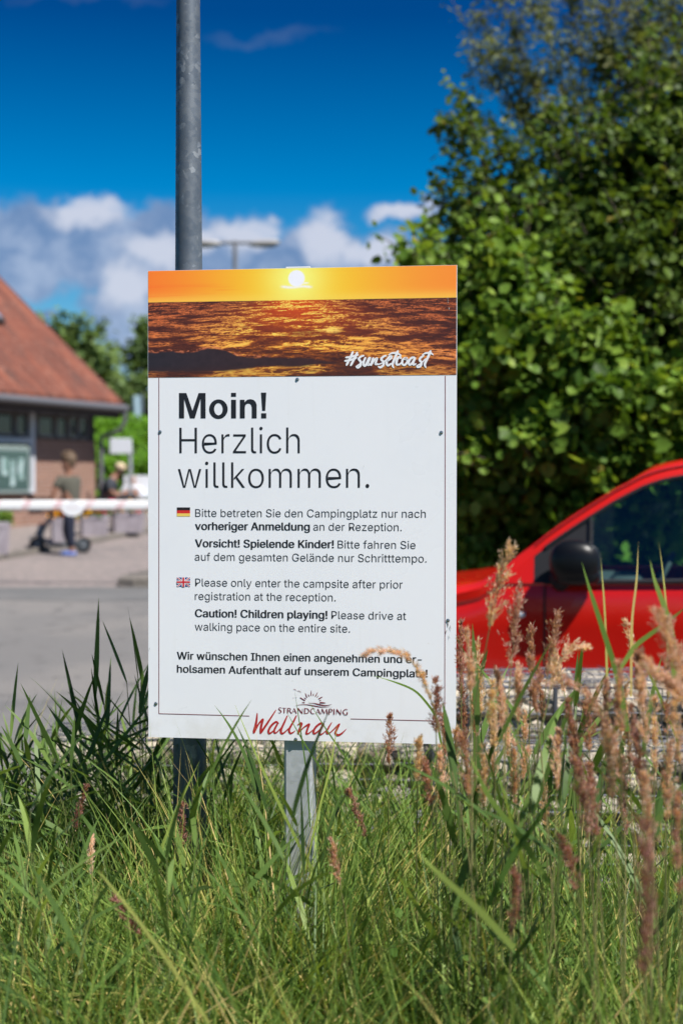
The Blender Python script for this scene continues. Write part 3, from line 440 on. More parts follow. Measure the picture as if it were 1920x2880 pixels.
# "#sunsetcoast" in white brush script
k = 265/1568; fx = lambda p: (960+p[0]*k, 975+p[1]*k); b = MB(); hh = .0012
for i, (pts, w) in enumerate((
    ([(190, 90), (140, 200), (85, 305)], 30), ([(262, 100), (215, 200), (155, 310)], 30), ([(75, 180), (170, 168), (275, 135)], 26), ([(60, 238), (150, 222), (250, 185)], 26),
    ([(372, 150, 22), (325, 165, 26), (288, 205, 30), (320, 250, 30), (318, 310, 30), (275, 348, 28), (245, 330, 22)], 28), ([(245, 330), (310, 285), (385, 225)], 16),
    ([(398, 185), (372, 250), (372, 310), (405, 305), (460, 185)], 28), ([(478, 185), (445, 260), (440, 305), (470, 290)], 28),
    ([(528, 190), (510, 240), (490, 310)], 28), ([(495, 300), (545, 225), (592, 195), (575, 250), (565, 290), (600, 290)], 26),
    ([(745, 150, 20), (700, 165, 26), (660, 210, 30), (700, 255, 30), (695, 310, 30), (645, 345, 28), (615, 330, 20)], 28), ([(600, 300), (680, 270), (760, 205)], 16),
    ([(755, 245, 18), (820, 200, 22), (835, 165, 26), (795, 170, 28), (750, 250, 32), (770, 312, 30), (830, 280, 20)], 26),
    ([(938, 75), (905, 150), (850, 290, 30), (868, 352, 16)], 32), ([(785, 140, 14), (840, 108, 24), (920, 110, 28), (990, 145, 18)], 24),
    ([(985, 195, 26), (970, 170, 28), (925, 210, 32), (915, 290, 32), (965, 295, 22), (1010, 250, 16)], 28),
    ([(1070, 185), (1020, 215), (1010, 280), (1050, 305), (1095, 250), (1080, 190), (1060, 205), (1110, 215, 14)], 28),
    ([(1210, 180, 26), (1160, 190), (1120, 250), (1130, 300), (1170, 280), (1225, 190)], 28), ([(1225, 190), (1195, 260), (1200, 300), (1240, 285, 16)], 28),
    ([(1370, 150, 20), (1315, 185, 28), (1300, 225, 30), (1330, 265, 30), (1310, 325, 30), (1265, 340, 26), (1250, 318, 18)], 28), ([(1250, 318), (1320, 280), (1400, 200)], 16),
    ([(1480, 75), (1440, 170), (1385, 290, 32), (1405, 348, 16)], 32), ([(1340, 140, 12), (1400, 108, 24), (1480, 108, 26), (1525, 135, 14)], 22))):
    stroke(b, [(p[0], p[1], (p[2] if len(p) > 2 else w)*1.3) for p in pts], w, hh + i*2e-5, fx)
b.build('hashtag_lettering', M['white_ink'], sign)
# "Wallnau" in red brush script
k = 285/1568; fx = lambda p: (700+p[0]*k, 1980+p[1]*k); b = MB(); hh = .0006
for i, pts in enumerate((
    [(130, 140, 14), (115, 280, 34), (78, 440, 46)], [(78, 440, 40), (150, 310, 24), (215, 235, 34)], [(222, 235, 30), (192, 340, 36), (182, 445, 36)],
    [(182, 450, 34), (290, 290, 32), (420, 90, 14)],
    [(458, 300, 20), (420, 275, 30), (350, 330, 32), (305, 410, 34), (320, 455, 30), (390, 400, 16), (440, 300, 20)], [(440, 310, 30), (395, 400, 30), (400, 445, 28), (440, 430, 18), (520, 340, 12)],
    [(595, 180, 16), (550, 280, 30), (498, 400, 34), (510, 455, 32), (560, 430, 20), (640, 350, 12)], [(735, 178, 18), (690, 270, 30), (625, 390, 32), (640, 450, 28), (680, 440, 20), (722, 408, 6)],
    [(752, 325, 12), (800, 295, 28), (815, 310, 34), (785, 390, 36), (762, 455, 34)], [(770, 440, 20), (850, 360, 18), (930, 310, 34)], [(938, 310, 30), (905, 390, 30), (890, 455, 30), (930, 450, 20), (1000, 390, 10)],
    [(1160, 320, 22), (1115, 296, 30), (1040, 350, 32), (1000, 420, 34), (1015, 458, 28), (1090, 400, 16), (1140, 320, 20)], [(1145, 330, 30), (1095, 420, 30), (1100, 470, 30), (1150, 450, 16), (1230, 370, 10)],
    [(1282, 282, 10), (1240, 350, 26), (1205, 420, 28), (1215, 455, 26), (1270, 430, 16), (1390, 310, 20)], [(1400, 308, 30), (1360, 390, 32), (1340, 450, 32), (1380, 480, 34), (1440, 450, 24), (1510, 382, 5)])):
    stroke(b, pts, 30, hh + i*2e-5, fx)
b.build('logo_script', M['red_ink'], sign)
# small capitals with thick and thin strokes
k = 210/1568; fx = lambda p: (780+p[0]*k, 1930+p[1]*k); b = MB(); tk, th = 22, 9
L = [([(85, 455, th), (50, 448, 12), (32, 478, tk), (60, 505, tk), (80, 535, tk), (50, 562, 12), (22, 552, th)],),
     ([(98, 456, th), (188, 460, th)], [(145, 460, tk), (143, 562, tk)]),
     ([(218, 462, tk), (216, 566, tk)], [(218, 462, th), (262, 462, 12), (275, 485, tk), (258, 508, 12), (220, 512, th)], [(250, 512, 14), (298, 568, tk)]),
     ([(352, 462, th), (308, 566, th)], [(352, 460, 14), (398, 568, tk)], [(325, 530, th), (375, 532, th)]),
     ([(432, 570, th), (436, 462, 12)], [(436, 462, tk), (522, 572, tk)], [(528, 464, th), (524, 572, th)]),
     ([(575, 462, tk), (572, 574, tk)], [(574, 466, th), (630, 470, 14), (662, 515, tk), (635, 562, 14), (574, 570, th)]),
     ([(782, 475, 12), (735, 466, 14), (698, 520, tk), (728, 572, 14), (780, 572, 10)],),
     ([(852, 478, th), (806, 580, th)], [(852, 474, 14), (898, 582, tk)], [(825, 545, th), (875, 547, th)]),
     ([(938, 474, th), (925, 582, th)], [(940, 474, tk), (985, 570, 18)], [(1032, 478, th), (985, 570, th)], [(1032, 478, tk), (1045, 588, tk)]),
     ([(1088, 478, tk), (1086, 590, tk)], [(1088, 480, th), (1132, 480, 14), (1150, 508, tk), (1128, 535, 12), (1090, 538, th)]),
     ([(1190, 478, tk), (1188, 592, tk)],),
     ([(1242, 592, th), (1246, 482, 12)], [(1246, 482, tk), (1328, 594, tk)], [(1336, 486, th), (1332, 594, th)]),
     ([(1472, 492, 12), (1430, 482, 14), (1378, 535, tk), (1415, 596, 14), (1464, 592, 14)], [(1466, 545, tk), (1464, 592, tk)])]
i = 0
for ch in L:
    for pts in ch: stroke(b, pts, tk, .0006 + i*1.5e-5, fx); i += 1
b.build('logo_capitals', M['maroon'], sign)
b = MB(); i = 0
for x0, y0, x1, y1, w in ((712, 85, 706, 198, 18), (585, 138, 620, 235, 20), (648, 165, 665, 212, 18), (757, 150, 757, 198, 16), (848, 122, 800, 212, 20), (860, 195, 838, 228, 16), (952, 218, 868, 265, 24), (920, 290, 885, 302, 18), (482, 240, 578, 300, 20), (562, 235, 600, 266, 16), (515, 340, 572, 343, 18), (1018, 350, 896, 342, 28)):
    mx, my = (x0+x1)/2, (y0+y1)/2; e = (4 if (x0, y0) not in ((482, 240),) else w)
    stroke(b, [(x0, y0, e), (mx, my, w*.9), (x1, y1, w)], w, .0006 + i*1.5e-5, fx); i += 1
for pts in ([(375, 408, 3), (480, 388, 9), (600, 384, 12), (760, 408, 18), (900, 432, 14), (1000, 438, 9), (1110, 424, 3)], [(640, 358, 3), (760, 355, 12), (860, 378, 24), (980, 402, 20), (1060, 398, 12), (1140, 378, 3)], [(335, 62, 4), (372, 66, 11), (402, 88, 4)], [(412, 100, 4), (460, 100, 11), (502, 128, 4)], [(325, 252, 3), (345, 244, 8)], [(375, 236, 5), (408, 232, 7)]):
    stroke(b, pts, 10, .0006 + i*1.5e-5, fx); i += 1
b.build('logo_sun', M['maroon'], sign)
# thin maroon frame
def bar(x0, y0, x1, y1, w=.0016):
    b = MB()
    A, B_ = sl(x0, y0), sl(x1, y1); d = Vector((B_[0]-A[0], B_[1]-A[1])).normalized(); n_ = Vector((-d.y, d.x))*w/2
    b.add([sp(A[0]+n_.x, A[1]+n_.y, .0005), sp(A[0]-n_.x, A[1]-n_.y, .0005), sp(B_[0]-n_.x, B_[1]-n_.y, .0005), sp(B_[0]+n_.x, B_[1]+n_.y, .0005)], [(0, 1, 2, 3)]); b.build('frame_line', M['maroon'], sign)
bar(447.5, 1063, 447.5, 2006.2); bar(446.8, 2007, 701.5, 2013.6); bar(985.5, 2021.7, 1250.6, 2028.2); bar(1251.5, 1057, 1250, 2027)
# flags
def rect(x0, y0, x1, y1, h):
    b.add([sp(*sl(x0, y1), h), sp(*sl(x1, y1), h), sp(*sl(x1, y0), h), sp(*sl(x0, y0), h)], [(0, 1, 2, 3)])
b = MB()
for i, y in enumerate((1427, 1435.4, 1444)): b.cur = i; rect(497.9, y, 535, (1435.4, 1444, 1452.4)[i], .0005)
b.build('german_flag', [mat('flag_black', (.015, .012, .012), .4), mat('flag_red', (.62, .025, .02), .4), mat('flag_gold', (.80, .58, .12), .4)], sign)
b = MB(); rect(497.9, 1624, 535, 1650, .0005)
def dg(x0, y0, x1, y1, w, h):
    d = Vector((x1-x0, y1-y0)).normalized(); n_ = Vector((-d.y, d.x))*w/2
    b.add([sp(*sl(x0-n_.x, y0-n_.y), h), sp(*sl(x0+n_.x, y0+n_.y), h), sp(*sl(x1+n_.x, y1+n_.y), h), sp(*sl(x1-n_.x, y1-n_.y), h)], [(3, 2, 1, 0)])
X0, X1, Y0, Y1 = 498.9, 534, 1624.8, 1649.2
b.cur = 1; dg(X0, Y0, X1, Y1, 5, .0007); dg(X0, Y1, X1, Y0, 5, .0008)
b.cur = 2; dg(X0, Y0, X1, Y1, 1.9, .0009); dg(X0, Y1, X1, Y0, 1.9, .0010)
b.cur = 1; rect(512, 1624, 521, 1650, .0012); rect(497.9, 1632.8, 535, 1641.2, .0013)
b.cur = 2; rect(514, 1624, 519, 1650, .0014); rect(497.9, 1634.6, 535, 1639.4, .0015)
b.build('british_flag', [mat('flag_blue', (.012, .035, .22), .4), M['white_ink'], mat('flag_red_two', (.60, .02, .03), .4)], sign)
# screws
for x, y in ((836, 1067), (450.5, 1215), (1240, 1216.7), (439, 1979), (831.6, 2079.6), (1259, 1745)):
    a, c_ = sl(x, y); b = MB(); b.tube([sp(a, c_, .0002), sp(a, c_, .0008)], .0046, 14)
    b.tube([sp(a, c_, .0008), sp(a, c_, .0022), sp(a, c_, .0028)], [.0038, .0034, .0018], 10); b.build('screw', M['steel'], sign, smooth=40)
# scuffs of the print near its right edge
rs_ = random.Random(3); SCM = mat('bare_scuff', (.23, .22, .20), .8, 0, [(300, (.6, .6, .58), .5, .55)])
for x, y, w, l in ((1259, 845, 1.5, 16), (1262, 868, 1.6, 9), (1259, 1752, 3, 20), (1266, 1765, 2.2, 13), (1255, 1775, 2.4, 9), (1263, 1790, 1.5, 12), (421.5, 1824, 1.4, 5), (1023, 1311, 1.2, 5)):
    b = MB(); stroke(b, [(x+rs_.uniform(-1, 1), y-l/2, w*.4), (x, y, w), (x+rs_.uniform(-1.5, 1.5), y+l/2, w*.4)], w, .0016+rs_.uniform(0, .0003), lambda p: p); b.build('scuff', SCM, sign)

# ------------------------------------------------------------------ lamp pole behind the sign
PD = 3.93; pb = at(532.5, 1354, PD); b = MB()
rad = lambda z: (.0375 + (2.14-z)*.0064)
zs = [-.4, .02, .5, 1, 1.5, 2, 2.5, 3, 3.5, 4.2, 5]
b.tube([(pb.x, PD, z) for z in zs], [rad(z) for z in zs], 40)
pole = thing('galvanised_pole', 'tall tapering galvanised steel pole rising behind the left half of the welcome sign', 'pole', (pb.x, PD, 0))
b.build('shaft', M['galv'], pole, smooth=60)
b = MB(); b.ball((pb.x, PD, 5.0), (rad(5), rad(5), .03), 20, 8); b.build('cap', M['rubber'], pole, smooth=180)

# ------------------------------------------------------------------ ground, road, paving
def sheet(name, xs, ys, zf, m_, dz=0.0):
    V = [(x, y, zf(x, y)+dz) for y in ys for x in xs]; n = len(xs)
    F = [(j*n+i, j*n+i+1, (j+1)*n+i+1, (j+1)*n+i) for j in range(len(ys)-1) for i in range(n-1)]
    o = nmesh(name, V, F, m_, loc=(0, 0, 0), smooth=True); return tag(o, kind='structure')
zz = lambda x, y: gz(y)
M['soil'] = mat('grassy_soil', (.035, .05, .016), .95, 0, [(3, (.06, .05, .03), .45, .65), (40, (.02, .03, .01), .5, .7)], (30, .6))
M['asphalt'] = mat('worn_grey_asphalt', (.146, .140, .136), .85, 0, [(.35, (.180, .168, .158), .42, .60), (1.1, (.108, .106, .106), .52, .74), (4, (.105, .10, .097), .58, .66), (120, (.235, .235, .235), .58, .66), (90, (.07, .07, .075), .6, .7)], (160, .35))
M['paving'] = mat('pinkish_block_paving', (.205, .176, .164), .85, 0, [(.35, (.16, .142, .136), .44, .60), (1.6, (.235, .196, .18), .52, .72), (.9, (.15, .13, .122), .6, .7), (9, (.34, .27, .25), .5, .7), (80, (.2, .16, .15), .55, .7)], (60, .3))
M['kerb'] = mat('grey_kerb_stone', (.17, .15, .13), .85, 0, [(12, (.10, .09, .08), .45, .65)], (60, .4))
E4 = [-3000, -800, -200, -60, -25, -10, 0, 10, 25, 60, 200, 800, 3000]
sheet('ground', E4, [-3000, -300, -40, -5, 0, 3, 6, 8, 10, 12, 16, 20, 24, 28, 32, 60, 200, 800, 3000], lambda x, y: gz(y)-.012, M['soil'])
sheet('road', [-16, -8, -4, -2, 0, 2, 6, 14, 26], [6.1, 7, 8.5, 10, 12, 14, 16, 17.9], zz, M['asphalt'])
# darker joint and block paving beyond it
sheet('paved_forecourt', [-16, -8, -5, -3, -1, 1, 4, 10], [17.9, 19, 20, 22, 24, 26, 28, 30, 32, 36], zz, M['paving'])
M['asph2'] = mat('dark_asphalt_patch', (.115, .115, .114), .85, 0, [(1.2, (.15, .146, .143), .4, .7), (120, (.2, .2, .2), .6, .68)], (160, .35))
V = [(x, y, gz(y)+.004) for y, w_ in ((16.85, 0), (17.25, 1), (17.88, 2)) for x in np.linspace(-15, 9, 25) + 0]
for i in range(25):
    V[i] = (V[i][0], 16.9+.22*math.sin(i*.9)-.06*i*.3, gz(16.9)+.004); V[i] = (V[i][0], V[i][1], gz(V[i][1])+.004)
F = [(j*25+i, j*25+i+1, (j+1)*25+i+1, (j+1)*25+i) for j in range(2) for i in range(24)]
tag(nmesh('road_patch', V, F, M['asph2'], loc=(0, 0, 0), smooth=True), kind='structure')
# raised pavement along the reception building: kerb line runs from near left to far right
ka, kb = at(-60, 1588, 20.9), at(420, 1499, 27.4); kd = Vector((kb.x-ka.x, kb.y-ka.y, 0)).normalized(); kn = Vector((-kd.y, kd.x, 0))
def kp(s, o, dz=0):
    q = Vector((ka.x, ka.y, 0)) + kd*s + kn*o; return (q.x, q.y, gz(q.y)+dz)
V = [kp(s, o, .09) for s in np.linspace(-6, 14, 11) for o in (.12, 3, 9)]
F = [(i*3+j, (i+1)*3+j, (i+1)*3+j+1, i*3+j+1) for i in range(10) for j in range(2)]
tag(nmesh('pavement', V, F, M['paving'], loc=(0, 0, 0)), kind='structure')
b = MB(); b.loft([[Vector(kp(s, o, z)) for o, z in ((0, -.05), (0, .08), (.02, .094), (.13, .094), (.13, -.05))] for s in np.linspace(-6, 14, 15)])
tag(b.build('kerb', M['kerb'], loc=(0, 0, 0)), kind='structure')
# low traffic island whose tip shows left of the sign
ip = [at(330, 1648, 17.75), at(345, 1618, 19.2), at(420, 1600, 20.2)]
b = MB(); poly = [(-2.83, 17.98), (-2.62, 17.9), (.3, 18.1), (.6, 18.8), (.3, 20.3), (-2.0, 20.3), (-2.5, 19.4), (-2.8, 18.4)]
b.loft([[Vector((x*1.0, y, gz(y)-.05)) for x, y in poly], [Vector((x, y, gz(y)+.10)) for x, y in poly], [Vector((x*.985-.01, y*.985+.28, gz(y)+.125)) for x, y in poly]])
o = b.build('traffic_island', M['kerb']); tag(o, 'low kerbed island on the paving, its dark rounded tip showing left of the sign', 'traffic island')

# ------------------------------------------------------------------ gabion walls
M['wire'] = mat('galvanised_wire', (.10, .105, .125), .5, .6)
def stonemat(n, a, b_): return mat(n, a, .9, 0, [(9, b_, .45, .55), (6, (.17, .13, .10), .56, .66), (13, (.12, .115, .11), .60, .68), (50, (.13, .11, .09), .56, .7)], (45, 1.0))
M['stone'] = stonemat('buff_field_stone', (.52, .45, .35), (.38, .34, .28))
import bmesh
def ico():
    bm = bmesh.new(); bmesh.ops.create_icosphere(bm, subdivisions=2, radius=1); V = np.array([tuple(q.co) for q in bm.verts]); F = np.array([[q.index for q in f.verts] for f in bm.faces]); bm.free(); return V, F
IV, IF = ico()
def gabion(label, x0, x1, y0, y1, z0, z1, yaw=0.0, seed=1):
    r = np.random.default_rng(seed); c = ((x0+x1)/2, (y0+y1)/2); root = thing('gabion_basket', label, 'gabion', (c[0], c[1], z0), 'stone gabions beside the verge')
    def rt(P):
        P = np.asarray(P, float); a, s_ = math.cos(yaw), math.sin(yaw); X, Y = P[..., 0]-c[0], P[..., 1]-c[1]
        return np.stack([c[0]+a*X-s_*Y, c[1]+s_*X+a*Y, P[..., 2]], -1)
    Vs, Fs = [], []; n = 0
    def st(x, y, z, sx_, sy_, sz_):
        nonlocal n
        D = r.normal(size=(13, 3)); D /= np.linalg.norm(D, axis=1)[:, None]
        k = np.ones(len(IV)); cut = r.uniform(.50, .86, 13)
        for d_, c_ in zip(D, cut):
            h = IV @ d_; k = np.minimum(k, np.where(h > c_, c_/np.maximum(h, 1e-6), 1))
        k *= 1 + .05*r.normal(size=len(IV)); Vs.append(IV*k[:, None]*np.array([sx_, sy_, sz_]) + (x, y, z)); Fs.append(IF+n); n += len(IV)
    for y in np.arange(y0+.05, y1, .10):
        z = z0
        while z < z1-.03:
            hz_ = r.uniform(.055, .10); x = x0
            if y > y0+.08 and z < z1-.22: z += hz_; continue
            while x < x1:
                wx_ = r.uniform(.08, .17); zc = min(z+hz_/2, z1-.055)
                st(x+wx_/2, y+r.uniform(-.012, .02), zc+r.uniform(-.008, .008), wx_*.68, .075, hz_*.74); x += wx_
            z += hz_
    st_o = nmesh('stone_fill', rt(np.concatenate(Vs)), np.concatenate(Fs), M['stone'], root); st_o['kind'] = 'stuff'
    b = MB(); t_ = .0023; jj = lambda: r.uniform(-.007, .007)
    for x in np.arange(x0, x1+.01, .065):
        ys = np.linspace(y0-.012, y1, 6); b.tube(rt([(x+jj(), y, z1+.008+jj()) for y in ys]), t_, 4); b.tube(rt([(x+jj(), y0-.014, z) for z in np.linspace(z0, z1+.008, 5)]), t_, 4)
    for z in np.arange(z0, z1+.01, .06): b.tube(rt([(x, y0-.016+jj(), z+jj()*.7) for x in np.linspace(x0, x1, 14)]), t_, 4)
    for y in np.arange(y0, y1+.01, .065): b.tube(rt([(x, y+jj(), z1+.012+jj()) for x in np.linspace(x0, x1, 16)]), t_, 4)
    for i in range(int((x1-x0)*24)):   # criss-cross lacing of the lid
        x, y = r.uniform(x0+.05, x1-.12), r.uniform(y0, y1-.05); b.tube(rt([(x, y, z1+.014+jj()*.5), (x+r.uniform(-.07, .12), min(y1, y+r.uniform(.05, .16)), z1+.016+jj()*.5)]), t_*.8, 4)
    for x in (x0, x1):
        b.tube(rt([(x, y0-.014, z0), (x, y0-.014, z1+.01)]), .0045, 6)
    b.tube(rt([(x0, y0-.014, z1+.01), (x1, y0-.014, z1+.01)]), .004, 6)
    for x in np.arange(x0+.45, x1-.1, .5): b.tube(rt([(x, y0-.018, z0), (x, y0-.018, z1+.01)]), .008, 6)
    b.build('wire_mesh', M['wire'], root)
gabion('low stone gabion behind the poles, its lid of dark wire showing left of the sign', -1.12, .30, 5.22, 5.62, -.02, .66, 0.03, 5)
gabion('lower stone gabion of the stepped pair behind the tall seed heads', .32, 2.6, 4.98, 5.24, -.02, .665, 0.0, 6)
gabion('upper stone gabion of the stepped pair, in front of the red car', .34, 2.6, 5.27, 5.82, -.02, .845, 0.0, 7)

# ------------------------------------------------------------------ foliage tools
LT = np.array([(0, 0, 0), (0, .5, -.05), (0, 1.0, .02), (-.40, .30, .05), (-.33, .70, .07), (.40, .30, .05), (.33, .70, .07)])
LF = np.array([(0, 1, 3), (3, 1, 4), (4, 1, 2), (0, 5, 1), (5, 6, 1), (6, 2, 1)])
NLT = np.array([(0, 0, 0), (-.19, .45, .03), (.19, .45, .03), (0, 1, -.04)]); NLF = np.array([(0, 2, 1), (1, 2, 3)])
def leaves(P, N, size, r, T=LT, F=LF, spread=.55, droop=.35):
    """leaf blades at points P, faces about N, sizes (n,)"""
    n = len(P); Nn = N + r.normal(size=(n, 3))*spread; Nn /= np.linalg.norm(Nn, axis=1)[:, None]
    d = r.normal(size=(n, 3)); d[:, 2] -= droop; d -= Nn*(d*Nn).sum(1)[:, None]; d /= np.linalg.norm(d, axis=1)[:, None]
    x = np.cross(d, Nn); s_ = size[:, None, None]
    V = P[:, None, :] + s_*(T[None, :, 0:1]*x[:, None, :] + T[None, :, 1:2]*d[:, None, :] + T[None, :, 2:3]*Nn[:, None, :])
    FF = (F[None] + (np.arange(n)*len(T))[:, None, None]).reshape(-1, F.shape[1]); return V.reshape(-1, 3), FF
def ball_pts(n, c, rad, r, shell=.35, squash=1.0):
    d = r.normal(size=(n, 3)); d /= np.linalg.norm(d, axis=1)[:, None]
    q = (1 - shell*r.random(n)**1.3)
    ns = 1 + .22*np.sin(d[:, 0]*5+c[0]*7)*np.sin(d[:, 2]*6+c[1]*3) + .12*np.sin(d[:, 1]*11+d[:, 2]*9)
    P = d*(q*ns)[:, None]*rad; P[:, 2] *= squash; return P + np.array(c), d
M['bark'] = mat('grey_brown_bark', (.09, .07, .05), .9, 0, [(20, (.05, .04, .03), .45, .65)], (40, .6))
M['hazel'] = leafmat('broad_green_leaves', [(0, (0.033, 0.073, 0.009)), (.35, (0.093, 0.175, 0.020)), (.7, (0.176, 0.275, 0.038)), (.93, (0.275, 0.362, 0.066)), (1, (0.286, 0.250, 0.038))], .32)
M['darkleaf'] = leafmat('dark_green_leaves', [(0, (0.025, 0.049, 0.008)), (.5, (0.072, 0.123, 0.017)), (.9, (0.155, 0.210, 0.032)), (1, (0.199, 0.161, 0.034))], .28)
M['willow'] = leafmat('willow_leaves', [(0, (0.063, 0.086, 0.025)), (.5, (0.127, 0.155, 0.046)), (1, (0.230, 0.230, 0.098))], .3)
M['fartree'] = leafmat('far_tree_leaves', [(0, (.06, .10, .035)), (.6, (.13, .20, .06)), (1, (.21, .28, .09))], .25)
M['hedge'] = leafmat('bright_hedge_leaves', [(0, (0.056, 0.136, 0.013)), (.6, (0.120, 0.264, 0.019)), (1, (0.192, 0.368, 0.032))], .3)
def tree(name, label, blobs_, trunk, leafm, lsize, dens, seed, group=None, T=LT, F=LF, shell=.4, spread=.6, sprigs=0, sprl=.5, limb=.03, squash=1., cat='tree', sprays=()):
    """blobs: [(px, py, radius px, d)] crown lobes; trunk base (x, y, radius)"""
    r = np.random.default_rng(seed); tx, ty, tr = trunk; root = thing(name, label, cat, (tx, ty, gz(ty)), group)
    Vs, Fs, Ts = [], [], []; n = 0; b = MB(); lobes = []
    for px, py, pr, d in blobs_:
        c = at(px, py, d); lobes.append((np.array(c), pr/FPX*d))
    top = max(l[0][2] for l in lobes); cx = np.mean([l[0] for l in lobes], 0)
    def addl(P, N, sz, tn):
        nonlocal n
        V, F_ = leaves(P, N, sz, r, T, F, spread); Vs.append(V); Fs.append(F_+n); n += len(V); Ts.append(np.repeat(tn, len(T)))
    b.tube([(tx, ty, gz(ty)-.2), (tx+.04, ty, gz(ty)+.6), (tx*.6+cx[0]*.4, ty*.6+cx[1]*.4, gz(ty)+.45*(top-gz(ty))), (cx[0], cx[1], gz(ty)+.8*(top-gz(ty)))], [tr*1.3, tr, tr*.7, tr*.25], 9)
    for c, R_ in lobes:
        k = int(dens*R_*R_*12.6); ns_ = 10
        cs_, dn = ball_pts(ns_, c, R_*.78, r, .25, squash); sr_ = R_*r.uniform(.26, .50, ns_); kk = (k*.78*sr_**2/np.sum(sr_**2)).astype(int)
        for c2, r2, k2, d2 in zip(cs_, sr_, kk, dn):
            P, N = ball_pts(max(4, k2), c2, r2, r, shell, .8); N = N*.75 + np.array([.05, -.1, .65]); tn_ = r.normal(.45, .13)
            addl(P, N, lsize*np.clip(r.lognormal(-.08, .36, len(P)), .4, 1.6), np.clip(r.normal(tn_, .2, len(P)), 0, 1))
        k = int(k*.30); P, N = ball_pts(k, c, R_*.80, r, .7, squash); N = N*.55 + np.array([0.05, -.1, .75])
        addl(P, N, lsize*np.clip(r.lognormal(-.1, .38, k), .4, 1.6), np.clip(r.normal(.36, .2, k), 0, 1))
        z0 = max(gz(ty)+.3, c[2]-R_*1.6); s0 = np.array([tx*.5+c[0]*.5, ty*.5+c[1]*.5, min(z0, c[2])])
        b.tube([s0, (s0+c)/2+r.normal(size=3)*.1, c, c+np.array([r.normal()*.3, r.normal()*.2, .6])*R_], [limb, limb*.8, limb*.5, limb*.15], 6)
        for j in range(sprigs):
            d_ = r.normal(size=3); d_[2] = abs(d_[2])*.8; d_[1] -= .3; d_ /= np.linalg.norm(d_); L_ = sprl*r.uniform(.5, 1.2); s_ = c + d_*R_*.85*np.array([1, 1, squash])
            e_ = d_*.8 + np.array([0, 0, .5]) + r.normal(size=3)*.15; q = np.linspace(0, 1, 9)[:, None]; path = s_ + e_*L_*q + np.array([0, 0, -.25])*L_*q*q
            b.tube(path[::2], [limb*.25, limb*.2, limb*.16, limb*.12, limb*.06], 4)
            m_ = int(16*L_/.5*max(1, .09/lsize)); qq = r.random(m_); PP = np.stack([np.interp(qq, q[:, 0], path[:, i]) for i in range(3)], -1) + r.normal(size=(m_, 3))*lsize*.45
            addl(PP, np.tile([0.1, -.2, .8], (m_, 1)), lsize*r.uniform(.6, 1.1, m_), np.clip(r.normal(.5, .2, m_), 0, 1))
    for pts, d, k_, sc_ in sprays:                        # long arching branches, pixel paths from foot to tip
        Hh = np.array([tuple(at(x*1.2245, y*1.2245, d+i*.08)) for i, (x, y) in enumerate(pts)]); cq = np.concatenate([[0], np.cumsum(np.linalg.norm(np.diff(Hh, axis=0), axis=1))]); cq /= cq[-1]
        q = np.linspace(0, 1, 14); path = np.stack([np.interp(q, cq, Hh[:, i]) for i in range(3)], -1)
        for _ in range(2): path[1:-1] = (path[:-2]+2*path[1:-1]+path[2:])/4
        b.tube(path, list(np.linspace(limb*.55, limb*.1, 14)), 5)
        for j in range(9):
            s_ = .25+.72*r.random(); c0 = np.array([np.interp(s_, q, path[:, i]) for i in range(3)]); e_ = r.normal(size=3)*np.array([.28, .25, .22])*sc_ + np.array([0, 0, .12])*sc_
            b.tube([c0, c0+e_*.6+np.array([0, 0, .02]), c0+e_], [limb*.16, limb*.12, limb*.05], 4)
            m_ = k_//14; qq = r.random(m_)[:, None]; PP = c0 + e_*qq + r.normal(size=(m_, 3))*lsize*.5; addl(PP, np.tile([.1, -.2, .8], (m_, 1)), lsize*r.uniform(.5, 1.15, m_), np.clip(r.normal(.5, .22, m_), 0, 1))
        m_ = k_//3; qq = .15+.85*r.random(m_); PP = np.stack([np.interp(qq, q, path[:, i]) for i in range(3)], -1) + r.normal(size=(m_, 3))*lsize*.7
        addl(PP, np.tile([.1, -.2, .8], (m_, 1)), lsize*r.uniform(.5, 1.15, m_), np.clip(r.normal(.5, .22, m_), 0, 1))
    b.build('trunk', M['bark'], root, smooth=60)
    nmesh('crown', np.concatenate(Vs), np.concatenate(Fs), leafm, root, tint=np.concatenate(Ts)); return root

# ------------------------------------------------------------------ trees on the right
tree('hazel_bush', 'large leafy bush with broad sunlit leaves filling the right side behind the red car',
     [(1500, 980, 230, 11.0), (1400, 1130, 200, 10.9), (1620, 1120, 260, 10.8), (1360, 1330, 190, 11.0), (1560, 1350, 260, 10.9), (1330, 880, 130, 11.2), (1230, 880, 90, 11.5), (1440, 820, 190, 11.3), (1800, 1250, 250, 11.0), (1750, 1500, 300, 11.2), (1450, 1560, 230, 11.3), (1300, 1560, 160, 11.6), (1180, 1000, 190, 11.8), (1150, 1300, 220, 11.8), (1250, 1150, 150, 11.3)],
     (1.75, 11.9, .10), M['hazel'], .098, 680, 21, sprigs=20, sprl=.42, shell=.55, spread=.75,
     sprays=[([(1050, 800), (1000, 660), (950, 590), (905, 562)], 11.4, 230, .8), ([(1060, 760), (1020, 640), (985, 600), (940, 605)], 11.5, 200, .8), ([(1120, 1000), (1080, 900), (1060, 830)], 10.7, 200, 1.)])
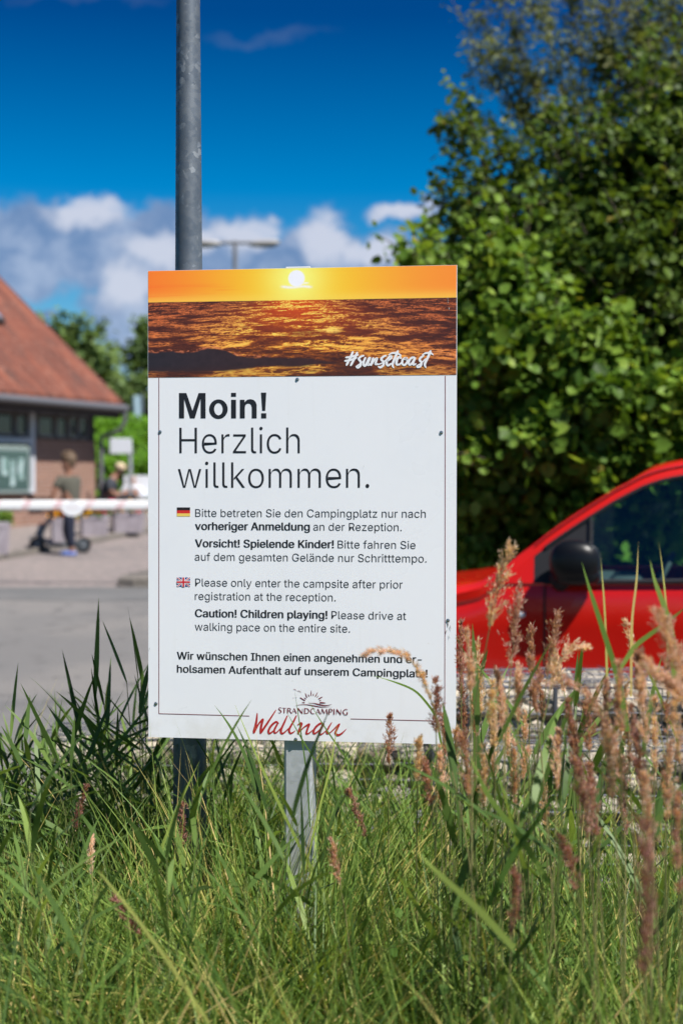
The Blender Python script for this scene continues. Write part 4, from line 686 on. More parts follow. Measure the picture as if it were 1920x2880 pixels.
tree('broadleaf_tree', 'dense dark broadleaf tree at the right edge, rising above the sunlit bush',
     [(1580, 760, 190, 11.9), (1640, 900, 240, 11.6), (1450, 760, 120, 12.1), (1370, 690, 70, 12.2), (1330, 790, 90, 12.1), (1700, 640, 190, 11.8), (1850, 500, 170, 11.9), (1800, 850, 300, 11.4), (1930, 1000, 260, 11.4), (1620, 590, 105, 12.1), (1770, 500, 100, 12.2), (1990, 650, 280, 11.8), (1930, 330, 130, 12.2), (1500, 640, 80, 12.2), (1400, 600, 50, 12.2)],
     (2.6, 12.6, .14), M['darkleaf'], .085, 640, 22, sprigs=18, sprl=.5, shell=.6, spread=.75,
     sprays=[([(1090, 560), (1060, 440), (1045, 350), (1015, 268)], 12.2, 260, .9), ([(1130, 500), (1105, 380), (1090, 300), (1080, 270)], 12.2, 240, .9), ([(1080, 600), (1060, 500), (1010, 480), (990, 505)], 12.2, 200, .7),
             ([(1200, 480), (1180, 380), (1150, 320)], 12.2, 220, .9), ([(1290, 450), (1270, 340), (1250, 270)], 12.1, 240, .9), ([(1420, 400), (1390, 290), (1370, 220)], 12.1, 240, .9), ([(1100, 640), (1075, 560), (1050, 520)], 12.0, 200, .8), ([(1520, 330), (1500, 220), (1490, 130)], 12.2, 260, 1.)])
tree('willow_tree', 'tall wispy willow with thin grey green leaves and bare twigs at the top right',
     [(1660, 360, 110, 14.0), (1750, 220, 130, 14.1), (1850, 170, 150, 14), (1930, 60, 170, 14)],
     (2.4, 14.4, .16), M['willow'], .088, 260, 23, T=NLT, F=NLF, shell=.95, sprigs=14, sprl=.6, limb=.03,
     sprays=[([(1290, 420), (1220, 300), (1140, 200), (1075, 145)], 14, 560, 1.2), ([(1280, 400), (1200, 240), (1130, 90), (1085, 20)], 14.1, 600, 1.2), ([(1300, 380), (1230, 200), (1180, 80), (1150, -40)], 14, 760, 1.3), ([(1330, 360), (1290, 180), (1250, 60), (1230, -60)], 14.1, 760, 1.3), ([(1370, 350), (1340, 200), (1320, 60), (1310, -50)], 14, 760, 1.3),
             ([(1420, 320), (1400, 160), (1390, 20)], 14.1, 760, 1.3), ([(1300, 440), (1200, 370), (1130, 300), (1060, 215)], 14.1, 500, 1.1), ([(1270, 380), (1170, 220), (1110, 130), (1080, 90)], 14.2, 500, 1.1), ([(1480, 300), (1470, 140), (1465, -20)], 14, 760, 1.3), ([(1350, 380), (1260, 260), (1200, 160), (1175, 110)], 13.9, 560, 1.2)])
tree('dark_bush', 'shaded low bush under the trees, behind the bonnet of the red car',
     [(1350, 1660, 160, 12.6), (1550, 1600, 220, 12.8), (1750, 1500, 260, 12.8), (1950, 1500, 300, 12.8), (1150, 1560, 200, 12.8), (1900, 1200, 300, 13.0), (1600, 1250, 300, 13.0), (1350, 1250, 240, 13.0), (1650, 900, 260, 13.2), (1480, 980, 180, 13.2)],
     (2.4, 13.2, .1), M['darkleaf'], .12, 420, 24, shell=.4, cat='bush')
# distant trees behind the building
tree('distant_tree', 'distant rounded green tree behind the red roof, the widest of the far trees',
     [(190, 1000, 66, 58), (250, 1020, 72, 58), (165, 945, 34, 58), (235, 960, 42, 58), (290, 1060, 75, 57), (310, 1120, 70, 57), (215, 1090, 90, 58)], (-10.5, 59, .3), M['fartree'], .34, 13, 31, 'far trees behind the reception building', sprigs=5, sprl=.8, limb=.08)
tree('distant_tree', 'distant slender tree with a thin top, just left of the sign edge',
     [(402, 960, 22, 52), (376, 1000, 34, 52), (420, 1000, 44, 52), (395, 1050, 58, 52), (440, 1090, 80, 52), (370, 1120, 60, 51), (408, 925, 12, 52)], (-7.2, 53, .25), M['fartree'], .26, 20, 32, 'far trees behind the reception building', sprigs=6, sprl=.6, limb=.07)
tree('distant_tree', 'distant dark tree filling the gap between the two taller far trees',
     [(330, 1130, 70, 62), (270, 1150, 80, 62), (400, 1160, 90, 62), (110, 1000, 40, 62)], (-10, 63, .3), M['fartree'], .34, 14, 33, 'far trees behind the reception building', limb=.08)
# bright hedge beyond the corner of the building
r = np.random.default_rng(41); root = thing('hedge', 'bright green clipped hedge bank right of the reception building', 'hedge', (-4.6, 36, gz(36)))
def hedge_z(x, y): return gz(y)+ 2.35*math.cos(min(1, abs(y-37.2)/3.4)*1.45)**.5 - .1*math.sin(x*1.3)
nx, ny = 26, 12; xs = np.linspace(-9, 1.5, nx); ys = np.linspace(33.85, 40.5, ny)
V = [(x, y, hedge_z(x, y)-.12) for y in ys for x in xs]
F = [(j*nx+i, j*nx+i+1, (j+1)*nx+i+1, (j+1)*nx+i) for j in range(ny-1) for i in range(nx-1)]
V2 = np.array(V); nmesh('shade_core', V2, F, mat('hedge_inside', (.012, .022, .005), .9), root)  # near-black sheet under the leaves, inner shade of the hedge put into its colour
k = 17000; X = r.uniform(-9, 1.5, k); Y = r.uniform(33.85, 38.5, k); Z = np.array([hedge_z(a, c) for a, c in zip(X, Y)])
fz = r.random(k) < .5; Y[fz] = 33.85 + r.random(fz.sum())*.3; Z[fz] = gz(33.9) + r.random(fz.sum())*1.35
V, F = leaves(np.stack([X, Y, Z+r.normal(size=k)*.05], -1), np.tile([0, -.35, .8], (k, 1)), r.uniform(.10, .2, k), r)
nmesh('foliage', V, F, M['hedge'], root, tint=np.repeat(np.clip(r.normal(.5, .22, k), 0, 1), len(LT)))

# ------------------------------------------------------------------ reception building
HU = Vector((-.407, -.913, 0)).normalized(); HI = Vector((-HU.y*-1, 0, 0)); HI = Vector((-.913, .407, 0)).normalized()
HO = Vector((-5.22, 30.235, 0)); EO = Vector((-4.65, 30.0, 0))
def hp(s, i, z): return HO + HU*s + HI*i + Vector((0, 0, z))
HM = Matrix((HU, HI, Vector((0, 0, 1)))).transposed()
M['brick'] = None
m = bpy.data.materials.new('reddish_brick'); m.use_nodes = True; q = NG(m.node_tree); bb = m.node_tree.nodes['Principled BSDF']
bt = q.n('ShaderNodeTexBrick'); co = q.n('ShaderNodeTexCoord').outputs['Object']; sx_ = q.n('ShaderNodeSeparateXYZ'); q.put(sx_.inputs[0], co)
q.put(bt.inputs['Vector'], q.xyz(q.m('MULTIPLY', sx_.outputs[1], 1.1), sx_.outputs[2], 0))
bt.inputs['Color1'].default_value = (.27, .135, .09, 1); bt.inputs['Color2'].default_value = (.20, .095, .066, 1); bt.inputs['Mortar'].default_value = (.33, .27, .23, 1)
bt.inputs['Scale'].default_value = 1.0; bt.inputs['Brick Width'].default_value = .25; bt.inputs['Row Height'].default_value = .075; bt.inputs['Mortar Size'].default_value = .008
q.put(bb.inputs['Base Color'], q.mix(q.smooth(q.noise(co, 2.2, 4), .45, .7), bt.outputs[0], (.25, .15, .11))); bb.inputs['Roughness'].default_value = .9; M['brick'] = m
m = bpy.data.materials.new('red_clay_tiles'); m.use_nodes = True; q = NG(m.node_tree); bb = m.node_tree.nodes['Principled BSDF']
co = q.n('ShaderNodeTexCoord').outputs['Object']
hu = q.v('DOT_PRODUCT', co, (-.407, -.913, 0)); hz_ = q.n('ShaderNodeSeparateXYZ'); q.put(hz_.inputs[0], co); sv = q.xyz(q.m('MULTIPLY', hu, 2.2), q.m('MULTIPLY', hz_.outputs[2], .55), 0)
c = q.ramp(q.noise(sv, 1.2, 6, .65), [(.32, (.075, .025, .016)), (.5, (.150, .043, .024)), (.66, (.235, .072, .038))])
c = q.mix(q.smooth(q.noise(sv, 3.5, 5), .5, .68), c, (.075, .036, .028)); c = q.mix(q.smooth(q.noise(co, 9, 3), .55, .7), c, (.22, .10, .07)); q.put(bb.inputs['Base Color'], c); bb.inputs['Roughness'].default_value = .85; M['tiles'] = m
M['timber'] = mat('dark_brown_timber', (.035, .018, .013), .7, 0, [(6, (.05, .026, .018), .45, .65)])
M['zinc'] = mat('zinc_gutter', (.15, .15, .165), .55, .3)
M['wframe'] = mat('grey_white_window_frame', (.50, .52, .56), .5)
M['cframe'] = mat('dark_window_frame', (.16, .155, .16), .6)  # darker frame colour for the clerestory row
M['glass_d'] = mat('dark_window_glass', (.012, .016, .018), .06, 0, None, None, .7)
bld = thing('reception_building', 'brick reception building with steep red tiled roof, cut off by the left edge', 'building', hp(5, 2, .3))
zb, zw = .2, 3.03; ZE = 3.15; SLP = math.tan(R(41.6)); LEN = 11.0; DEP = 9.0
b = MB()
b.loft([[hp(s, i, z) for s, i, z in ((0, 0, zb), (LEN, 0, zb), (LEN, DEP, zb), (0, DEP, zb))], [hp(s, i, 2.47) for s, i in ((0, 0), (LEN, 0), (LEN, DEP), (0, DEP))]])
wl = b.build('wall', M['brick'], bld)
b = MB(); b.prism([hp(.003, .02, 2.47), hp(.003, DEP-.02, 2.47), hp(.003, DEP+.3, ZE+.05), hp(.003, DEP/2, ZE+SLP*(DEP/2+.4)), hp(.003, .02, ZE+.25)], HU*.2); b.build('gable', M['timber'], bld)
# timber storey band with its row of windows under the eaves
b = MB(); b.box(hp(LEN/2, .12, 2.80), (LEN, .16, .66), HM); b.build('timber_band', M['timber'], bld)
ms = [.25, .62, .98, 1.42, 2.05, 2.75, 3.6, 4.6, 5.8, 7.2, 9]
for i in range(len(ms)-1):
    s0, s1 = ms[i]+.05, ms[i+1]-.05; b = MB(); sm, L_ = (s0+s1)/2, s1-s0
    for z in (2.535, 2.96): b.box(hp(sm, .02, z), (L_, .06, .055), HM)
    for s in (s0, s1): b.box(hp(s, .02, 2.75), (.04, .06, .37), HM)
    w_ = b.build('clerestory_window', M['cframe'], bld)
    b = MB(); b.box(hp(sm, .03, 2.75), (L_-.04, .012, .37), HM); b.build('pane', M['glass_d'], w_)
# large window with its grey-white frame, notice case in front
b = MB(); b.box(hp(2.27, -.015, 2.20), (.12, .10, 1.62), HM); b.box(hp(4.2, -.015, 2.42), (3.74, .098, .10), HM); b.box(hp(4.2, -.015, 1.44), (3.74, .096, .09), HM)
lw = b.build('window', M['wframe'], bld); b = MB(); b.box(hp(4.2, -.005, 1.93), (3.72, .02, .9), HM); b.build('pane', M['glass_d'], lw)
b = MB(); b.box(hp(3.9, -.16, 1.84), (2.6, .16, .92), HM, .02); nc = b.build('notice_case', mat('case_grey_green', (.20, .25, .24), .5), bld)
b = MB(); b.box(hp(3.9, -.246, 1.84), (2.42, .012, .74), HM); b.build('case_glass', mat('case_backing', (.05, .09, .085), .12), nc)
b = MB(); rs_ = random.Random(4)
for s, z, w_, h_ in ((2.92, 1.86, .16, .42), (3.18, 1.78, .14, .5), (3.42, 1.9, .2, .34), (3.75, 1.8, .18, .42), (4.1, 1.85, .2, .4), (4.5, 1.8, .2, .4)): b.box(hp(s, -.254, z), (w_, .006, h_), HM)
b.build('posters', mat('pale_paper', (.36, .46, .46), .6, 0, [(5, (.1, .2, .17), .45, .6)]), nc)
b = MB(); b.box(hp(2.15, -.10, 1.28), (.5, .2, .05), HM, .01); b.build('sill', M['timber'], bld)
# roof: two slopes, eave along the front
def rp(s, run, dz=0.0): return EO + HU*s + HI*run + Vector((0, 0, ZE + SLP*min(run, DEP+1.1-run)+dz))
half = (DEP+1.1)/2
b = MB(); b.prism([rp(-.02, 0), rp(LEN+.3, 0), rp(LEN+.3, half), rp(-.02, half)], (0, 0, .14)); b.prism([rp(-.02, half), rp(LEN+.3, half), rp(LEN+.3, DEP+1.1), rp(-.02, DEP+1.1)], (0, 0, .14))
# tile courses: real lapped steps
for run in np.arange(.0, half, .33):
    p = [rp(-.03, run, .142), rp(LEN, run, .142), rp(LEN, min(run+.36, half), .138), rp(-.03, min(run+.36, half), .138)]
    b.prism([p[0], p[1], p[2], p[3]], (0, 0, .022))
rf = b.build('roof', M['tiles'], bld)
b = MB(); b.prism([rp(-.05, -.02, -.10), rp(-.05, half, -.10), rp(-.05, half, .17), rp(-.05, -.02, .17)], HU*-.03); b.build('verge_board', mat('brown_verge', (.16, .06, .045), .8), rf)
def skl(s0, r0, w_, l_):
    n_ = Vector((-HI.x*SLP, -HI.y*SLP, 1)).normalized(); d_ = (HI + Vector((0, 0, SLP))).normalized(); K = Matrix((HU, d_, n_)).transposed()
    c = rp(s0, r0, .17); b = MB(); b.box(c+n_*.06, (w_, l_, .14), K, .02); f_ = b.build('skylight', mat('skylight_frame', (.06, .055, .055), .5), rf)
    b = MB(); b.box(c+n_*.137, (w_-.14, l_-.16, .012), K); b.build('pane', mat('skylight_glass', (.20, .24, .32), .05, 0, None, None, .9), f_)
skl(2.05, 2.08, .62, 1.1)
b = MB(); b.box(EO+HU*LEN/2+HI*.25+Vector((0, 0, 3.10)), (LEN, .5, .1), HM); b.box(EO+HU*LEN/2+HI*.035+Vector((0, 0, 3.07)), (LEN, .035, .26), HM); b.build('fascia', M['timber'], bld)
b = MB(); b.tube([EO+HU*s+HI*-.075+Vector((0, 0, 3.16)) for s in (-.12, 5, LEN)], .075, 10)
e = EO+HU*-.06+HI*-.07
b.tube([e+Vector((0, 0, 3.12)), e+Vector((0, 0, 2.88)), e+HI*.10+Vector((0, 0, 2.72)), e+HI*.50+HU*.1+Vector((0, 0, 2.58)), e+HI*.53+HU*.1+Vector((0, 0, 2.4)), e+HI*.53+HU*.1+Vector((0, 0, .6))], .048, 8)
b.build('gutter', M['zinc'], bld, smooth=50)

# ------------------------------------------------------------------ barrier
m = bpy.data.materials.new('boom_white_with_faded_red'); m.use_nodes = True; q = NG(m.node_tree); bb = m.node_tree.nodes['Principled BSDF']
co = q.n('ShaderNodeTexCoord').outputs['Object']; s_ = q.n('ShaderNodeSeparateXYZ'); q.put(s_.inputs[0], co)
f = q.m('FRACT', q.m('ADD', q.m('DIVIDE', q.m('ADD', s_.outputs[0], q.m('MULTIPLY', s_.outputs[2], -.55)), .395), .12))
band = q.m('MULTIPLY', q.m('LESS_THAN', f, .24), q.smooth(q.noise(co, 14, 3), .30, .55, .35, .95))
q.put(bb.inputs['Base Color'], q.mix(band, (.80, .80, .80), (.70, .50, .51))); bb.inputs['Roughness'].default_value = .4
YB = 18.0; za = at(0, 1421, YB).z; bar_t = thing('barrier_gate', 'white barrier boom with faded red bands and a round plate, reaching behind the sign', 'barrier', (-.2, YB, gz(YB)))
b = MB(); b.box((-3.9, YB, za), (7.6, .05, .128), None, .024); b.build('boom', m, bar_t, smooth=40)
c = at(206, 1429, YB); b = MB(); b.prism([(c.x+.135*math.cos(a), YB-.034, c.z-.004+.096*math.sin(a)) for a in np.linspace(0, 2*math.pi, 29)[:-1]], (0, .008, 0)); pl_ = b.build('round_plate', mat('plate_white', (.80, .80, .82), .4), bar_t)
b = MB(); b.box((c.x, YB-.036, c.z+.005), (.15, .003, .016)); b.build('plate_mark', mat('faded_red_mark', (.74, .66, .68), .5), pl_)
b = MB(); b.box((-.2, YB, gz(YB)+.5), (.36, .4, 1.06), None, .03); b.box((-.2, YB, gz(YB)+1.06), (.40, .44, .06), None, .02); b.build('cabinet', mat('barrier_cabinet_grey', (.45, .46, .48), .5), bar_t)

# ------------------------------------------------------------------ double street lamp far behind
YL = 40.0; lp = at(661, 686, YL); lt = thing('street_lamp', 'distant double armed street lamp between the pole and the clouds', 'street lamp', (lp.x, YL, gz(YL)))
M['lampgrey'] = mat('lamp_grey', (.20, .20, .21), .5, .3)
b = MB(); b.tube([(lp.x, YL, gz(YL)), (lp.x, YL, lp.z+.08)], [.11, .06], 12); b.build('pole', M['lampgrey'], lt, smooth=60)
b = MB(); b.tube([(lp.x-.5, YL, lp.z+.03), (lp.x+.5, YL, lp.z+.03)], .045, 8); b.build('arm', M['lampgrey'], lt, smooth=60)
for s in (-1, 1):
    b = MB(); b.ball((lp.x+s*.82, YL, lp.z+.02), (.45, .16, .09), 16, 8, Matrix.Rotation(-s*.06, 3, 'Y'), .7)
    h = b.build('lamp_head', mat('lamp_head_grey', (.32, .31, .31), .5), lt, smooth=180)
    b = MB(); b.ball((lp.x+s*.84, YL, lp.z-.045), (.32, .12, .05), 14, 6, None, .8); b.build('lens', mat('lamp_lens', (.20, .15, .11), .25), h, smooth=180)

# ------------------------------------------------------------------ direction board, banner
YD = 29.5; p0_, p1_ = at(311, 1233, YD), at(372, 1276, YD); t = thing('direction_board', 'small white board on a grey post in front of the bright hedge', 'sign', (at(367, 1300, YD).x, YD, gz(YD)))
b = MB(); b.box(((p0_.x+p1_.x)/2, YD-.05, (p0_.z+p1_.z)/2), (p1_.x-p0_.x, .03, p0_.z-p1_.z), None, .008); b.build('board', mat('board_white', (.58, .60, .64), .4), t)
b = MB(); b.tube([(at(367, 1300, YD).x, YD, gz(YD)-.1), (at(367, 1300, YD).x, YD, p1_.z+.22)], .04, 10); b.build('post', mat('board_post_grey', (.36, .38, .40), .45, .3), t, smooth=60)
YN = 44.5; p0_, p1_ = at(374, 1112, YN), at(401, 1172, YN); t = thing('banner_flag', 'narrow pale blue banner standing behind the hedge, between the far trees and the sign edge', 'flag', (p1_.x, YN, gz(YN)))
b = MB(); b.tube([(p1_.x+.02, YN, gz(YN)), (p1_.x+.02, YN, p0_.z+.1)], .025, 8); b.build('pole', M['zinc'], t)
n_ = 7; V = []; F = []
for j in range(9):
    for i in range(n_): V.append((p0_.x+(p1_.x-p0_.x)*i/(n_-1), YN+.03*math.sin(i*1.3+j*.4), p1_.z-1.2+(p0_.z-p1_.z+1.2)*j/8))
F = [(j*n_+i, j*n_+i+1, (j+1)*n_+i+1, (j+1)*n_+i) for j in range(8) for i in range(n_-1)]
nmesh('cloth', V, F, mat('pale_blue_cloth', (.30, .42, .48), .8), t, smooth=True)

# ------------------------------------------------------------------ planters with flowers
M['conc'] = mat('mauve_grey_concrete', (.30, .27, .30), .9, 0, [(6, (.25, .22, .245), .45, .65)], (40, .3))
M['blossom'] = leafmat('flower_petals', [(0, (.70, .28, .01)), (.2, (.78, .42, .01)), (.45, (.62, .06, .02)), (.7, (.60, .015, .10)), (.95, (.72, .40, .03)), (1, (.6, .1, .2))], .2)
def planter(label, px0, px1, ytop, d, hues, yaw=.25, seed=1):
    a, c = at(px0, 1430, d), at(px1, 1430, d); w_ = c.x-a.x; zt_ = at(px0, ytop, d).z; zb_ = gz(d)+.09; r = np.random.default_rng(seed)
    x, y = (a.x+c.x)/2, d+.28; K = rotz(yaw); root = thing('flower_planter', label, 'planter', (x, y, zb_), 'concrete planters on the pavement')
    b = MB(); w2, d2 = w_/2*.93, .26; hh_ = zt_-zb_
    ring = lambda k, z, e=.03: [Vector((x, y, z)) + K @ Vector((p, q_, 0)) for p, q_ in ((-w2*k+e, -d2*k), (w2*k-e, -d2*k), (w2*k, -d2*k+e), (w2*k, d2*k-e), (w2*k-e, d2*k), (-w2*k+e, d2*k), (-w2*k, d2*k-e), (-w2*k, -d2*k+e))]
    b.loft([ring(.90, zb_), ring(.97, zt_-.09), ring(1.0, zt_-.085), ring(1.0, zt_), ring(.86, zt_), ring(.84, zt_-.07)]); b.build('box', M['conc'], root)
    b = MB(); k = 420; P = np.stack([r.uniform(-w2, w2, k), r.uniform(-d2, d2, k), r.random(k)*.16], -1)
    P = np.array([tuple(Vector((x, y, zt_-.03)) + K @ Vector(p)) for p in P]); V, F = leaves(P, np.tile([0, -.4, .8], (k, 1)), r.uniform(.05, .09, k), r); nmesh('foliage', V, F, M['hazel'], root, tint=np.repeat(r.uniform(.1, .7, k), len(LT)))
    if not hues: return root, x, y, zt_, K, w2, d2
    k = 300; U = r.uniform(-1, 1, k); P = np.stack([U*w2*1.02, r.uniform(-d2*1.1, d2, k), .03+r.random(k)*.17], -1); seg = ((U+1)/2*len(hues)).astype(int).clip(0, len(hues)-1)
    P = np.array([tuple(Vector((x, y, zt_-.02)) + K @ Vector(p)) for p in P]); V, F = leaves(P, np.tile([0, -.8, .6], (k, 1)), r.uniform(.05, .085, k), r); nmesh('flowers', V, F, M['blossom'], root, tint=np.repeat(np.array(hues)[seg]+r.uniform(-.04, .04, k), len(LT)))
    return root, x, y, zt_, K, w2, d2
planter('mauve concrete planter with yellow and magenta flowers, right behind the person with the scooter', 213, 300, 1449, 25.4, [.15, .15, .42, .70], .22, 3)
planter('farther mauve concrete planter with red and yellow flowers, half hidden by the sign edge', 302, 402, 1438, 26.2, [.72, .15, .93, .45], .22, 4)
planter('concrete planter with orange flowers behind the legs of the person with the scooter', 130, 205, 1455, 24.0, [.30, .40, .15], .22, 6)
planter('nearest concrete planter cut off by the left picture edge', -90, 20, 1468, 21.6, [], .22, 5)

# ------------------------------------------------------------------ people
def skin(name, pts, edges, mt, parent, root=0, sub=2):
    me = bpy.data.meshes.new(name); me.from_pydata([tuple(p) for p, r_ in pts], edges, []); o = bpy.data.objects.new(name, me); COL.objects.link(o)
    mo = o.modifiers.new('s', 'SKIN'); mo.use_smooth_shade = True; sub_ = o.modifiers.new('d', 'SUBSURF'); sub_.levels = sub_.render_levels = sub
    for i, (p, r_) in enumerate(pts):
        sv = me.skin_vertices[0].data[i]; sv.radius = (r_, r_) if not isinstance(r_, tuple) else r_; sv.use_root = i == root
    dg_ = bpy.context.evaluated_depsgraph_get(); dg_.update(); m2 = bpy.data.meshes.new_from_object(o.evaluated_get(dg_)); bpy.data.objects.remove(o); bpy.data.meshes.remove(me)
    V = np.array([tuple(v_.co) for v_ in m2.vertices]); F = [tuple(p.vertices) for p in m2.polygons]; bpy.data.meshes.remove(m2)
    b = MB(); b.add(V, F); return b.build(name, mt, parent, smooth=180)
def chain(parts):
    """parts: list of point lists; points that coincide are merged into one vertex"""
    pts, edges, key = [], [], {}
    for L_ in parts:
        prev = None
        for p, r_ in L_:
            k = tuple(round(c, 4) for c in p)
            if k not in key: key[k] = len(pts); pts.append((p, r_))
            if prev is not None: edges.append((prev, key[k]))
            prev = key[k]
    return pts, edges
M['skin'] = mat('skin', (.25, .12, .075), .55); M['hair_b'] = mat('light_brown_hair', (.09, .058, .034), .7, 0, [(40, (.16, .10, .058), .45, .6)])
M['olive'] = mat('olive_grey_cotton', (.075, .072, .055), .9); M['navy'] = mat('navy_trousers', (.012, .016, .035), .9); M['blackcloth'] = mat('black_cloth', (.018, .019, .024), .9)
def r4(x, y, d, dy=0.0): return at(x*.26786, 1250+y*.26786, d) + Vector((0, dy, 0))
D1 = 22.5
P = lambda x, y, dy=0.0: r4(x, y, D1, dy)
boy = thing('person', 'young person in olive shirt and navy trousers pushing a grey scooter towards the left', 'person', P(745, 1160))
def arm(sgn):
    dy = -.17*sgn; return [(P(648 if sgn > 0 else 795, 372, dy*.7), .055), (P(600 if sgn > 0 else 760, 475, dy*1.1), .046), (P(575 if sgn > 0 else 660, 560, dy*1.1), .040), (P(540, 650, dy*.9), .032), (P(508, 700, dy*.8), .029)]
def leg(sgn):
    dy = -.085*sgn; x = 0 if sgn > 0 else -45
    return [(P(735, 690), .12), (P(742+x*.4, 745, dy), .082), (P(750+x*1.3, 910, dy), .056), (P(770+x*.6, 1090, dy), .038), (P(768+x, 1135, dy), .040), (P(735+x, 1148, dy-.01), .030)]
tors = [(P(735, 690), .12), (P(752, 560), .115), (P(728, 420), .13), (P(725, 345), .08), (P(728, 295), .052), (P(712, 240), .066), (P(712, 185), .096), (P(716, 150), .078)]
pt, ed = chain([tors, [(P(728, 420), .13)]+arm(1), [(P(728, 420), .13)]+arm(-1), leg(1), leg(-1), [(P(712, 240), .062), (P(664, 236), .016)]])
skin('body', pt, ed, M['skin'], boy)
for s in (1, -1):   # fingers closed on the handlebar, thumbs
    b = MB(); h0 = P(508, 700, -.17*s*.8)
    for k in range(4): b.tube([h0+Vector((.02, -.03+.018*k, .01)), h0+Vector((-.035-.004*k, -.03+.018*k, .012)), h0+Vector((-.05, -.03+.018*k, -.02)), h0+Vector((-.03, -.03+.018*k, -.035))], [.010, .0095, .009, .008], 6)
    b.tube([h0+Vector((.01, -.04*s, .0)), h0+Vector((-.02, -.055*s, -.02)), h0+Vector((-.03, -.04*s, -.035))], [.011, .010, .008], 6); b.build('fingers', M['skin'], boy, smooth=180)
pt, ed = chain([[(P(745, 690), .140), (P(756, 560), .135), (P(730, 420), .152), (P(727, 350), .105), (P(727, 322), .064)], [(P(730, 420), .152), (P(648, 372, -.12), .078), (P(606, 462, -.185), .066)], [(P(730, 420), .152), (P(795, 372, .12), .078), (P(766, 470, .18), .066)]])
skin('shirt', pt, ed, M['olive'], boy)
def tr(sgn): L_ = leg(sgn); return [(L_[0][0], .136), (L_[1][0], .105), (L_[2][0], .078), (L_[3][0], .060)]
pt, ed = chain([[(P(738, 640), .13), (P(735, 690), .136)], tr(1), tr(-1)]); skin('trousers', pt, ed, M['navy'], boy, 1)
for s, mt in ((-1, mat('white_blue_shoe', (.62, .70, .80), .5)), (1, mat('blue_shoe', (.10, .16, .42), .6))):
    L_ = leg(s); a, t_ = L_[4][0], L_[5][0]; b = MB(); b.ball((a+t_)/2+Vector((-.02, 0, -.005)), (.125, .045, .042), 14, 8, None, .8); b.build('shoe', mt, boy, smooth=180)
b = MB(); c = P(716, 165)
b.ball(c+Vector((.028, 0, .018)), (.112, .104, .112), 16, 10, Matrix.Rotation(-.5, 3, 'Y'), .95); b.ball(c+Vector((.05, 0, -.045)), (.078, .088, .075), 14, 8)
rr = random.Random(8)
for i in range(60):
    a1, a2 = rr.uniform(0, 6.28), rr.uniform(.1, 1.35); d_ = Vector((math.cos(a1)*math.sin(a2), math.sin(a1)*math.sin(a2), math.cos(a2))); s0 = c + Vector((.02+d_.x*.10, d_.y*.085, .035+d_.z*.085)); b.tube([s0, s0+d_*.03+Vector((-.01, 0, .0)), s0+d_*.035+Vector((-.03, 0, -.035))], [.016, .012, .003], 5)
b.build('hair', M['hair_b'], boy, smooth=180)
for s in (-1, 1): b = MB(); b.ball(P(668, 205, .035*s), (.012, .014, .010), 8, 6); b.build('eye', M['rubber'], boy, smooth=180)
for s in (-1, 1): b = MB(); b.ball(P(722, 215, .088*s), (.022, .010, .032), 10, 6); b.build('ear', M['skin'], boy, smooth=180)
# grey scooter
D2 = 22.95; Q = lambda x, y, dy=0.0: r4(x, y, D2, dy)
sco = thing('kick_scooter', 'grey scooter with chunky black wheels, pushed by the person in the olive shirt', 'scooter', Q(620, 1070))
M['scg'] = mat('scooter_grey', (.14, .16, .18), .45, .2)
gy = gz(D2)
def wheel(x, d_r, tag_):
    c = Vector((Q(x, 900).x, D2, gy+d_r)); b = MB(); n_ = 26
    ring = lambda rr_, y: [c + Vector((math.cos(k*2*math.pi/n_)*rr_, y, math.sin(k*2*math.pi/n_)*rr_)) for k in range(n_)]
    b.loft([ring(d_r*.62, -.035), ring(d_r*.9, -.045), ring(d_r, -.02), ring(d_r, .02), ring(d_r*.9, .045), ring(d_r*.62, .035)]); w_ = b.build('wheel', M['rubber'], sco, smooth=50)
    b = MB(); b.loft([ring(d_r*.58, -.04), ring(d_r*.2, -.05), ring(d_r*.2, .05), ring(d_r*.58, .04)]); b.build('rim', M['scg'], w_, smooth=50); return c
c1 = wheel(392, .128, 'f'); c2 = wheel(875, .128, 'r')
b = MB(); b.loft([[Vector((x, D2+y, z)) for y, z in ((-.09, zz_-.035), (.09, zz_-.035), (.10, zz_+.03), (-.10, zz_+.03))] for x, zz_ in ((c1.x+.13, gy+.20), (c1.x+.24, gy+.14), (c2.x-.16, gy+.13), (c2.x-.05, gy+.20))]); b.build('deck', M['scg'], sco)
hb = P(500, 700); hb = Vector((hb.x, D2-.25, hb.z-.02)); b = MB(); b.tube([c1+Vector((.0, 0, .0)), c1+Vector((.05, 0, .17)), Vector((hb.x-.01, D2, hb.z-.03))], [.04, .045, .028], 10); b.build('stem', M['scg'], sco, smooth=60)
b = MB(); b.tube([Vector((hb.x, D2-.62, hb.z)), Vector((hb.x-.02, D2-.3, hb.z-.02)), Vector((hb.x, D2+.02, hb.z))], .016, 8); b.build('handlebar', M['rubber'], sco, smooth=60)
b = MB(); n_ = 14
for y0_, y1_ in ((-.07, .07),): b.loft([[c1 + Vector((math.cos(a)*rr_, y, math.sin(a)*rr_)) for rr_, y in ((.145, -.07), (.165, -.06), (.165, .06), (.145, .07))] for a in np.linspace(.35, 2.5, n_)])
b.loft([[c1 + Vector((x, y, z)) for y in (-.07, .07) for x, z in (((-.02, .16), (.10, .16)) if y < 0 else ((.10, .16), (-.02, .16)))], [c1 + Vector((x, y, .34)) for y in (-.045, .045) for x in ((.04, .10) if y < 0 else (.10, .04))]])
b.build('mudguard', M['scg'], sco)
